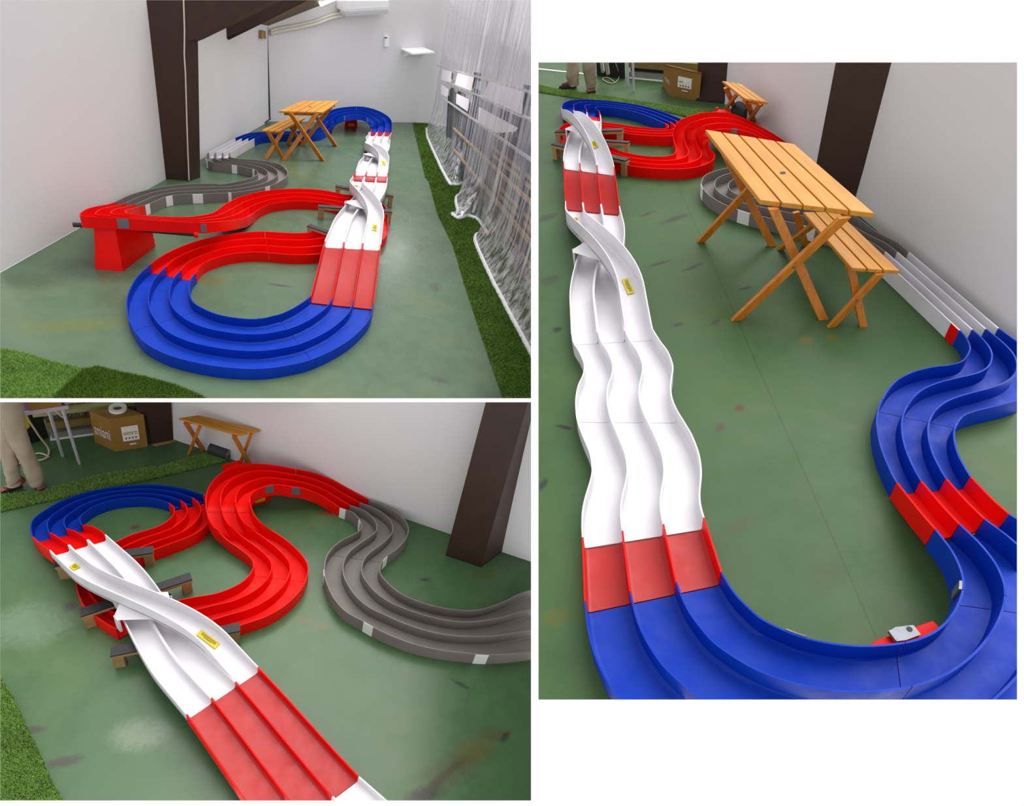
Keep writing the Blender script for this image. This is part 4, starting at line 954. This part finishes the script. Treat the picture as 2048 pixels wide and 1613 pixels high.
# ================================================================== the view along the white wavy track
R = WAVE
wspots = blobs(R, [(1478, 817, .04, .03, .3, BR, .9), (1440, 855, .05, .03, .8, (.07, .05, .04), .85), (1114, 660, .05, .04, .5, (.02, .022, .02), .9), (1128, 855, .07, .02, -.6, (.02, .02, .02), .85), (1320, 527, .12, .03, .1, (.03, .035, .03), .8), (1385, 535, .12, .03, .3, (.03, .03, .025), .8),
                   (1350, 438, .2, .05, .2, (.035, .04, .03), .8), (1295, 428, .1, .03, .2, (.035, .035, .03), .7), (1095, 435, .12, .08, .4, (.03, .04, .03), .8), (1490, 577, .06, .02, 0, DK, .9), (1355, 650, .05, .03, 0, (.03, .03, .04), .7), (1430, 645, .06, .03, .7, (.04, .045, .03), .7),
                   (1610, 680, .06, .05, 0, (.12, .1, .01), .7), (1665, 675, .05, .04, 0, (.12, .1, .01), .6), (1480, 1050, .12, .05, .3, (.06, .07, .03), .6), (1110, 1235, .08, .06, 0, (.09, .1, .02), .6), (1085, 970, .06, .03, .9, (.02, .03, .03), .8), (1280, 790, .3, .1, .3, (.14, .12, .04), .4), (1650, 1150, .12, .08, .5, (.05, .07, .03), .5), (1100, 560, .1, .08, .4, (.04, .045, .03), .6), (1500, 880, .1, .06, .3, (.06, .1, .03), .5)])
def seamrow(a, b): p, q = R.P(*a), R.P(*b); return (p, math.atan2(q.y-p.y, q.x-p.x), .004)
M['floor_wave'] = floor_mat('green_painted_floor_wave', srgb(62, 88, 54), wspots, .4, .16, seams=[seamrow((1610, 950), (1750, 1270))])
fl = MB().poly(pts(R, [(1070, 118), (1330, 118), (1449, 206), (1760, 467), (2040, 701), (2040, 1406), (1070, 1406)]), -UP*.05)
structure('floor', fl, M['floor_wave'], R, origin=Vector((0, 0, 0)))
q0, q1 = R.P(1449, 207), R.P(2034, 696); WW = R.vplane(q0, q1); q1 = q1+(q1-q0)*.1
structure('wall_right', wallslab(q0, q1, 4, WW[1]), M['wall'], R)
hcol = R.up(R.P(1639, 415), 125)
post(R, 'steel_post', 'wide dark brown steel post rising behind the picnic table at the wall', [(1618, 404), (1639, 416), (1702, 421)], [(1671.5, 125), (1699, 125), (1793, 125)], hcol)
hc2 = R.up(R.P(1399, 203), 125)
post(R, 'steel_post', 'dark brown steel post behind the cardboard box in the upright view', [(1391, 201), (1398.5, 203), (1448.8, 207.5)], [(1396, 125), (1404, 125), (1460.5, 125.5)], hc2)
turf(R, [(1075, 171), (1120, 181), (1194, 191), (1293, 206), (1385, 221), (1425, 222), (1380, 236), (1267, 210), (1150, 197), (1075, 184.5)], 'artificial turf strip crossing behind the far blue loop in the upright view', 22000, hgt=.014, wid=.0035, seed=12)

def T3(secs, h=.085, n=6): return Track(WAVE, secs, h, n)
b3 = [(1123, 213, 1199, 221.6), (1127, 206, 1191, 216), (1142, 200.5, 1193, 214), (1168, 199, 1201, 213), (1205, 200.5, 1216, 214), (1236, 203.5, 1237, 216.5), (1267, 208, 1259, 221), (1299, 215, 1284, 228), (1330, 224.7, 1307, 237), (1361, 237, 1328, 247)]
T3(b3, .085).piece('curved_track', 'blue curve around the far end, in front of the turf strip', M['blue'], skirt=.084, rail=.07)
Track(WAVE, None, curve=rampcurve(WAVE, (1123, 213, 1199, 221.6, .085), (1122.5, 217, 1201, 229, .14), 6), n=3).piece('ramp_track', 'short red ramp at the far end between blue curve and white bridge', M['red'], skirt=.09, rail=.06)
changer(R, 'lane_changer', 'far white lane changer bridge just beyond the worn red ramp', (1126.3, 322), (1229, 334.5), (1122.5, 217), (1201, 229), .2, .2, .1, rail=.06, tall=.035, sticker=(.3, 0, .05, .018))
Track(WAVE, None, curve=rampcurve(WAVE, (1130.3, 402, 1239.5, 412, .09), (1126.3, 322, 1229, 334.5, .2)), n=3).piece('ramp_track', 'worn red ramp between the two white lane changer bridges', M['red'], bedmat=M['redlane'], skirt=.085, rail=.065)
changer(R, 'lane_changer', 'near white lane changer bridge leading into the long wavy white track', (1142, 668), (1306, 658), (1130.3, 402), (1239.5, 412), .085, .09, .12, rail=.074, tall=.035, sticker=(.27, 0, .06, .017), sk=.08, shape=lambda t: (lambda s: s*s*(3-2*s))(min(1, max(0, (t-.2)/.65))))
wv = [(1142.7, 668, 1306, 658), (1146, 685, 1321, 682), (1158, 705, 1337, 704), (1167, 728, 1346.7, 732), (1165.6, 748, 1344.5, 755), (1155.6, 771, 1342.5, 776), (1150.7, 797, 1346, 799), (1151, 822, 1356, 822), (1154, 842, 1370, 845), (1164, 871, 1385, 871), (1178, 905, 1398, 905), (1183, 934, 1403, 932), (1181, 956, 1403.5, 955), (1170, 993, 1401, 983), (1164, 1021, 1401.5, 1003), (1162.7, 1050, 1405, 1021), (1163.6, 1075.5, 1409.4, 1035.6)]
t = T3(wv, .085)
t.piece('wavy_track', 'white wavy track, upper piece next to the bridge', M['white'], 0, 7, skirt=.084, rail=.075)
t.piece('wavy_track', 'white wavy track, lower piece ending at the red straight', M['white'], 7, 16, skirt=.084, rail=.075)
Track(WAVE, None, curve=rampcurve(WAVE, (1163.6, 1075.5, 1409.4, 1035.6, .09), (1168.4, 1204, 1445, 1145.4, .1)), n=3).piece('straight_track', 'worn red straight between the white wavy track and the big blue curve', M['red'], bedmat=M['redlane'], skirt=.09, rail=.082)
bb = [(1168.4, 1204, 1445, 1145.4, .1), (1178, 1275, 1469, 1184, .11), (1202, 1342, 1498, 1215, .12), (1240, 1402, 1530, 1241, .14), (1330, 1490, 1592, 1269, .16), (1470, 1560, 1650, 1284, .185), (1640, 1600, 1721, 1291, .2), (1800, 1595, 1792, 1286.6, .2), (1960, 1545, 1842, 1275, .2), (2080, 1455, 1882, 1252, .2), (2170, 1335, 1909, 1218, .2), (2195, 1215, 1923.5, 1180, .2), (2155, 1130, 1921, 1145, .19), (2090, 1072, 1902, 1103, .18), (2020.6, 1028.4, 1869.5, 1060, .17)]
t = T3(bb)
k1 = t.piece('curved_track', 'big blue curve starting below the worn red straight at the bottom', M['blue'], 0, 7.4, skirt=.1, rail=.085)
k2 = t.piece('curved_track', 'big blue curve resting on the red stand at the lower right', M['blue'], 7.4, 11, skirt=.1, rail=.085)
k3 = t.piece('curved_track', 'big blue curve coming up to the short red piece at the right', M['blue'], 11, 14, skirt=.1, rail=.085)
t.patch(k1, True, 3.8, 4.35, M['steel'], 'steel_clip', z0=-.002, z1=.04, out=.006); t.patch(k3, True, 11.1, 11.6, M['steel'], 'steel_clip', z0=-.002, z1=.06, out=.008)
t = T3([(2020.6, 1028.4, 1869.5, 1060, .17), (1984, 996, 1832, 1016, .14), (1943.6, 954, 1792.4, 966, .09)])
t.piece('curved_track', 'short red piece linking the big blue curve to the blue S-bend', M['red'], skirt=.089, rail=.07)
sb = [(1943.6, 954, 1792.4, 966), (1932, 935, 1778, 939), (1918, 908, 1762, 899), (1910.5, 877, 1754, 865), (1913, 854, 1753, 831), (1928, 833, 1763, 799), (1952, 823, 1787, 765), (1985, 815, 1821, 745), (2030, 803, 1863, 734), (2068, 785, 1898, 729.6), (2088, 760, 1923, 722), (2085, 735, 1936, 706), (2068, 710, 1938, 691), (2036, 683, 1929.5, 674), (1999, 657, 1918, 661)]
t = T3(sb, .085)
t.piece('curved_track', 'blue S-bend, lower half above the short red piece', M['blue'], 0, 5, skirt=.084, rail=.07); t.piece('curved_track', 'blue S-bend, upper half reaching the wall', M['blue'], 5, 14, skirt=.084, rail=.07)
t.patch
w3 = T3([(1999, 657, 1918, 661), (1909, 580, 1832, 581), (1819, 504.4, 1747, 503)], .085)
wp = w3.piece('straight_track', 'white straight track beside the wall right of the bench', M['white'], skirt=.084, rail=.065)
w3.skirt = .084; w3.patch(wp, True, 0, .12, M['red'], 'red_joint_patch')
g3_ = [(1819, 504.4, 1747, 503), (1795, 485, 1722, 487), (1753, 463, 1690, 474), (1717, 436, 1640, 460), (1675, 412, 1590, 447), (1630, 398, 1545, 438), (1580, 391, 1500, 427), (1540, 390, 1455, 412), (1508, 389, 1422, 394), (1492, 384, 1406, 378), (1485, 377, 1402.5, 363), (1486, 370, 1412, 349), (1494, 364, 1440, 339), (1510, 360, 1480, 331), (1535, 358, 1530, 326), (1575, 362, 1585, 330)]
t = T3(g3_, .085)
gg = t.piece('curved_track', 'grey curve passing under the picnic table', M['grey'], 3, 15, skirt=.084, rail=.065); g4 = t.piece('curved_track', 'grey track end joining the white straight behind the bench', M['grey'], 0, 3, skirt=.084, rail=.065)
t.patch(gg, True, 3.3, 3.75, M['tape']); t.patch(gg, True, 6.1, 6.5, M['tape']); t.patch(gg, True, 9.1, 9.8, M['tape'])
r1 = [(1361, 237, 1328, 246.5), (1374, 246, 1336, 251), (1378, 257, 1334, 255.5), (1368, 267, 1320, 257), (1340, 272, 1300, 255.5), (1300, 271.5, 1267, 252.8), (1262, 268, 1236, 248), (1230, 262, 1212, 245), (1195, 258, 1180, 240)]
t = T3(r1, .08); t.piece('curved_track', 'red track piece running from the far blue curve under the far white bridge', M['red'], skirt=.079, rail=.065)
t = T3([(1195, 258, 1180, 240), (1172, 256, 1140, 244), (1166, 262, 1118, 258), (1168, 272, 1122, 280), (1176, 280, 1150, 305), (1188, 285, 1180, 318)], .08); t.piece('curved_track', 'red turn hidden beneath the far white bridge', M['red'], skirt=.079, rail=.05)
H3 = .22
s3 = [(1188, 285, 1180, 318), (1224, 295, 1232, 325), (1244, 303, 1262, 332), (1268, 308.5, 1306, 337), (1299, 312.5, 1361, 338), (1330, 312.5, 1399, 333), (1347, 308, 1423, 323), (1352, 298, 1430, 311), (1348, 284, 1422, 299), (1345.5, 268, 1415.5, 283, .11), (1349, 254, 1413, 271, .15), (1361, 240, 1418, 263, .19), (1381, 231.5, 1430, 259.5, H3), (1409, 224.5, 1448, 258, H3), (1438, 224, 1463, 258.5, H3), (1460, 226.5, 1478, 260, H3), (1483, 234, 1495, 264, H3), (1512, 248, 1516, 272, .2), (1546, 267, 1541, 286, .17), (1572, 284, 1562, 302, .12)]
t = T3(s3, .08)
t.piece('curved_track', 'broad red curve on the floor left of the picnic table', M['red'], 0, 6, skirt=.079, rail=.065)
t.piece('curved_track', 'red S-bend climbing past the corner of the picnic table', M['red'], 6, 12, skirt=.079, rail=.065)
k = t.piece('curved_track', 'raised red hairpin below the far bench in the upright view', M['red'], 12, 19, skirt=.08, rail=.065)
t.patch(k, True, 14.0, 14.9, M['steel'], 'steel_clip', z0=-.004, z1=.06, out=.006)
tp = [R.P(1431, 217.5, .16), R.P(1458, 220.5, .16), R.P(1470, 243, .16), R.P(1440, 241, .16)]
bt = [Vector((p.x, p.y, 0)) for p in tp]; ct = sum(bt, Vector())/4; bt = [ct+(p-ct)*1.12 for p in bt]
rt = Root('track_stand', R, ct, 'red stand peeking out behind the raised hairpin near the rolled turf', 'track stand')
rt.part('upper_block', MB().box8([x.lerp(y, .35) for x, y in zip(bt, tp)], tp), M['red'], bevel=.003); rt.part('lower_block', MB().box8(bt, [x.lerp(y, .35) for x, y in zip(bt, tp)]), M['red'], bevel=.003)
for k_ in (0, 1): p = tp[k_].lerp(ct+UP*.16, .15); rt.part('stud', MB().tube([p, p+UP*.015], .012, 8), M['red'])
tp = [R.P(1741, 1290, .1), R.P(1752, 1281, .1), R.P(1866, 1241.5, .1), R.P(1879, 1254, .1), R.P(1892, 1277, .1), R.P(1760, 1312, .1)]
bt = [Vector((p.x, p.y, 0)) for p in tp]; ct = sum(bt, Vector())/6; bt = [ct+(p-ct)*1.15 for p in bt]
rt = Root('track_stand', R, ct, 'red stand under the big blue curve with a steel clip on top', 'track stand')
rt.part('block', MB().loft([bt, tp]), M['red'], bevel=.003)
rt = Root('steel_clip', R, R.P(1805, 1268, .115), 'shiny bent steel clip on the red stand inside the big blue curve', 'steel clip')
rt.part('plate', MB().poly([R.P(*p, .105) for p in ((1775, 1266), (1790, 1256), (1826, 1252), (1841, 1271), (1812, 1282), (1789, 1285))], UP*.004), M['steel'])
rt.part('lip', MB().poly([R.P(*p, .109) for p in ((1775, 1266), (1789, 1285), (1792, 1284), (1779, 1264))], UP*.012), M['steel'])
c_ = R.P(1819, 1259, .1095); rt.part('hole', MB().tube([c_, c_+UP*.0008], .008, 12), M['black'])
support(R, 'wooden support with black top under the far end of the far white bridge', (1111, 262), (1246, 258.5), .125, wd=.05)
support(R, 'wooden support with black top beside the red curve, left of the worn red ramp top', (1106, 286), (1255, 319), .125, wd=.05)
support(R, 'slim wooden support between the two red tracks, mostly under the far white bridge', (1150, 276), (1258, 284), .125, wd=.035, post=.03)

trestle(R, 'picnic_table', 'large varnished pine picnic table in the upright view, five planks and a parasol hole', 'table', [(1520.5, 400), (1749, 426.6), (1589, 288), (1410.8, 258.9)], .56, 5, .024,
        [(1472, 640, 1689, 434), (1646, 638, 1546, 416), (1401, 484, 1549, 323), (1545, 492, 1452, 310)], (.02, .012), hole=True, gap=.008)
tb = trestle(R, 'picnic_bench', 'varnished pine bench on the right of the large picnic table, beside the white straight', 'bench', [(1703.5, 536), (1800, 541.5), (1676, 424), (1606, 424)], .3, 3, .018,
        [(1662, 654, 1760, 547), (1726, 653, 1701, 533), (1560, 499, 1640, 440), (1611, 490, 1592, 424)], (.016, .01), gap=.006)
trestle(R, 'wall_bench', 'small varnished pine bench by the wall at the top of the upright view', 'bench', [(1490, 197), (1536, 204.5), (1482.5, 168), (1444.5, 161.5)], .36, 3, .016,
        [(1472, 224, 1452, 175), (1449, 221, 1475, 187), (1510, 250, 1494, 200), (1492, 250, 1522, 207)], (.016, .012), gap=.005)
a0, a1 = R.P(1472, 233), R.P(1496, 242); a0.z = a1.z = .06
rt = Root('turf_roll', R, ((a0+a1)/2).xy.to_3d(), 'dark rolled turf behind the raised red hairpin under the wall bench', 'turf roll')
rt.part('rolled_backing', MB().tube([a0, a1], .06, 18), M['dark'], smooth=60)
carton(R, 'brown cardboard box at the top, left of the small bench by the wall', [(1325, 172), (1339.5, 192), (1398, 202)], [(1328, 129), (1342.5, 131), (1403.4, 145.4)], R.up(R.P(1339.5, 192), 131),
       ((.26, .36), (.72, .36), (.72, .72), (.26, .72)), ((.1, .3), (.9, .3), (.9, .6), (.1, .6)), ('vimro',), 'amiami', sub=True)
stackunit(R, 'low film-wrapped board stack behind the cardboard box in the upright view', (1253, 156.5), (1420, 173), 0, [('base_sheet', .01, 'sticker', 0, 0), ('film_wrap', .05, 'film', .01, .01), ('dark_filler', .04, 'darkgap', .02, .05), ('tan_beam', .08, 'tan', .0, .015), ('speckled_board', .12, 'speckle', 0, .05), ('dark_filler', .4, 'darkgap', 0, .1)])  # low dark slab paints gap shade; tall top one is an added backdrop
rt = Root('floor_batten', R, R.P(1140, 145), 'pale batten line on the floor behind the person in the upright view', 'batten')
rt.part('batten', MB().poly(pts(R, [(1072, 137), (1200, 151), (1200, 152.5), (1072, 139)]), UP*.006), M['sticker'])
rt = Root('folding_table', R, R.P(1262, 178), 'white folding table legs standing left of the cardboard box in the upright view', 'table')
for f_, t_ in (((1267.5, 184), (1266, 110)), ((1256.5, 172), (1255, 105))):
    A = R.P(*f_, 0); rt.part('leg', MB().tube([A, A+UP*.55+(R.P(f_[0]-2, f_[1], 0)-A)], .012, 8), M['alu'], smooth=60)
A = R.P(1267.5, 184); B = R.P(1256.5, 172); dd = (B-A).normalized(); ss = dd.cross(UP); rt.part('table_top', MB().poly([A-dd*.1-ss*.1+UP*.55, A-dd*.1+ss*.8+UP*.55, B+dd*.1+ss*.8+UP*.55, B+dd*.1-ss*.1+UP*.55], UP*.02), M['violet'])
tag(MB().poly(pts(R, [(1194, 152), (1250, 158), (1250, 148), (1196, 143)]), UP*.4).build('dark_crate', M['darkgap'], R), 'black crate behind the person and the table legs in the upright view', 'crate')
for k_, (x, y) in enumerate(((1206, 142), (1216, 146))):
    p = R.P(x, y+14, .0); rt = Root('paper_roll', R, p, ('white paper roll, the left of two leaning on the black crate' if k_ == 0 else 'white paper roll, the right of two leaning on the black crate'), 'paper roll', 'paper rolls on the black crate')
    q = R.P(x-4, y-26, .42); b_ = R.P(x, y, .12); rt.part('roll', MB().tube([b_, q], .018, 10), M['sticker'], smooth=60); rt.part('end_band', MB().tube([b_-(q-b_).normalized()*.03, b_], .02, 10), plain('teal_band', srgb(60, 100, 120), .5), smooth=60)
cab = [R.P(*p) for p in ((1229, 120, .2), (1236, 140, .08), (1238, 155, .01), (1230, 165, .01), (1218, 166, .01), (1205, 158, .01), (1215, 155, .01), (1228, 163, .01))]
tag(MB().tube([Vector(a) for a in crom([list(p) for p in cab], 5)], .005, 6).build('power_cord', M['cord'], R), 'beige cord curling on the floor right of the person in the upright view', 'cord')
person(R, 'person in khaki trousers at the top left edge, seen only below the knees', (1180, 186),
       [(.0, (1144, 105, 13), (1145, 130, 12), (1145, 150, 13), (1148, 164, 10), (1149, 171, 9)), (-.02, (1178, 105, 14), (1178, 130, 14), (1181, 150, 12), (1182, 165, 11), (1182, 174, 10))],
       [(fpt(1152, 175), fpt(1119, 178), -1), (fpt(1183, 176), fpt(1182, 189.5), 1)], .7)
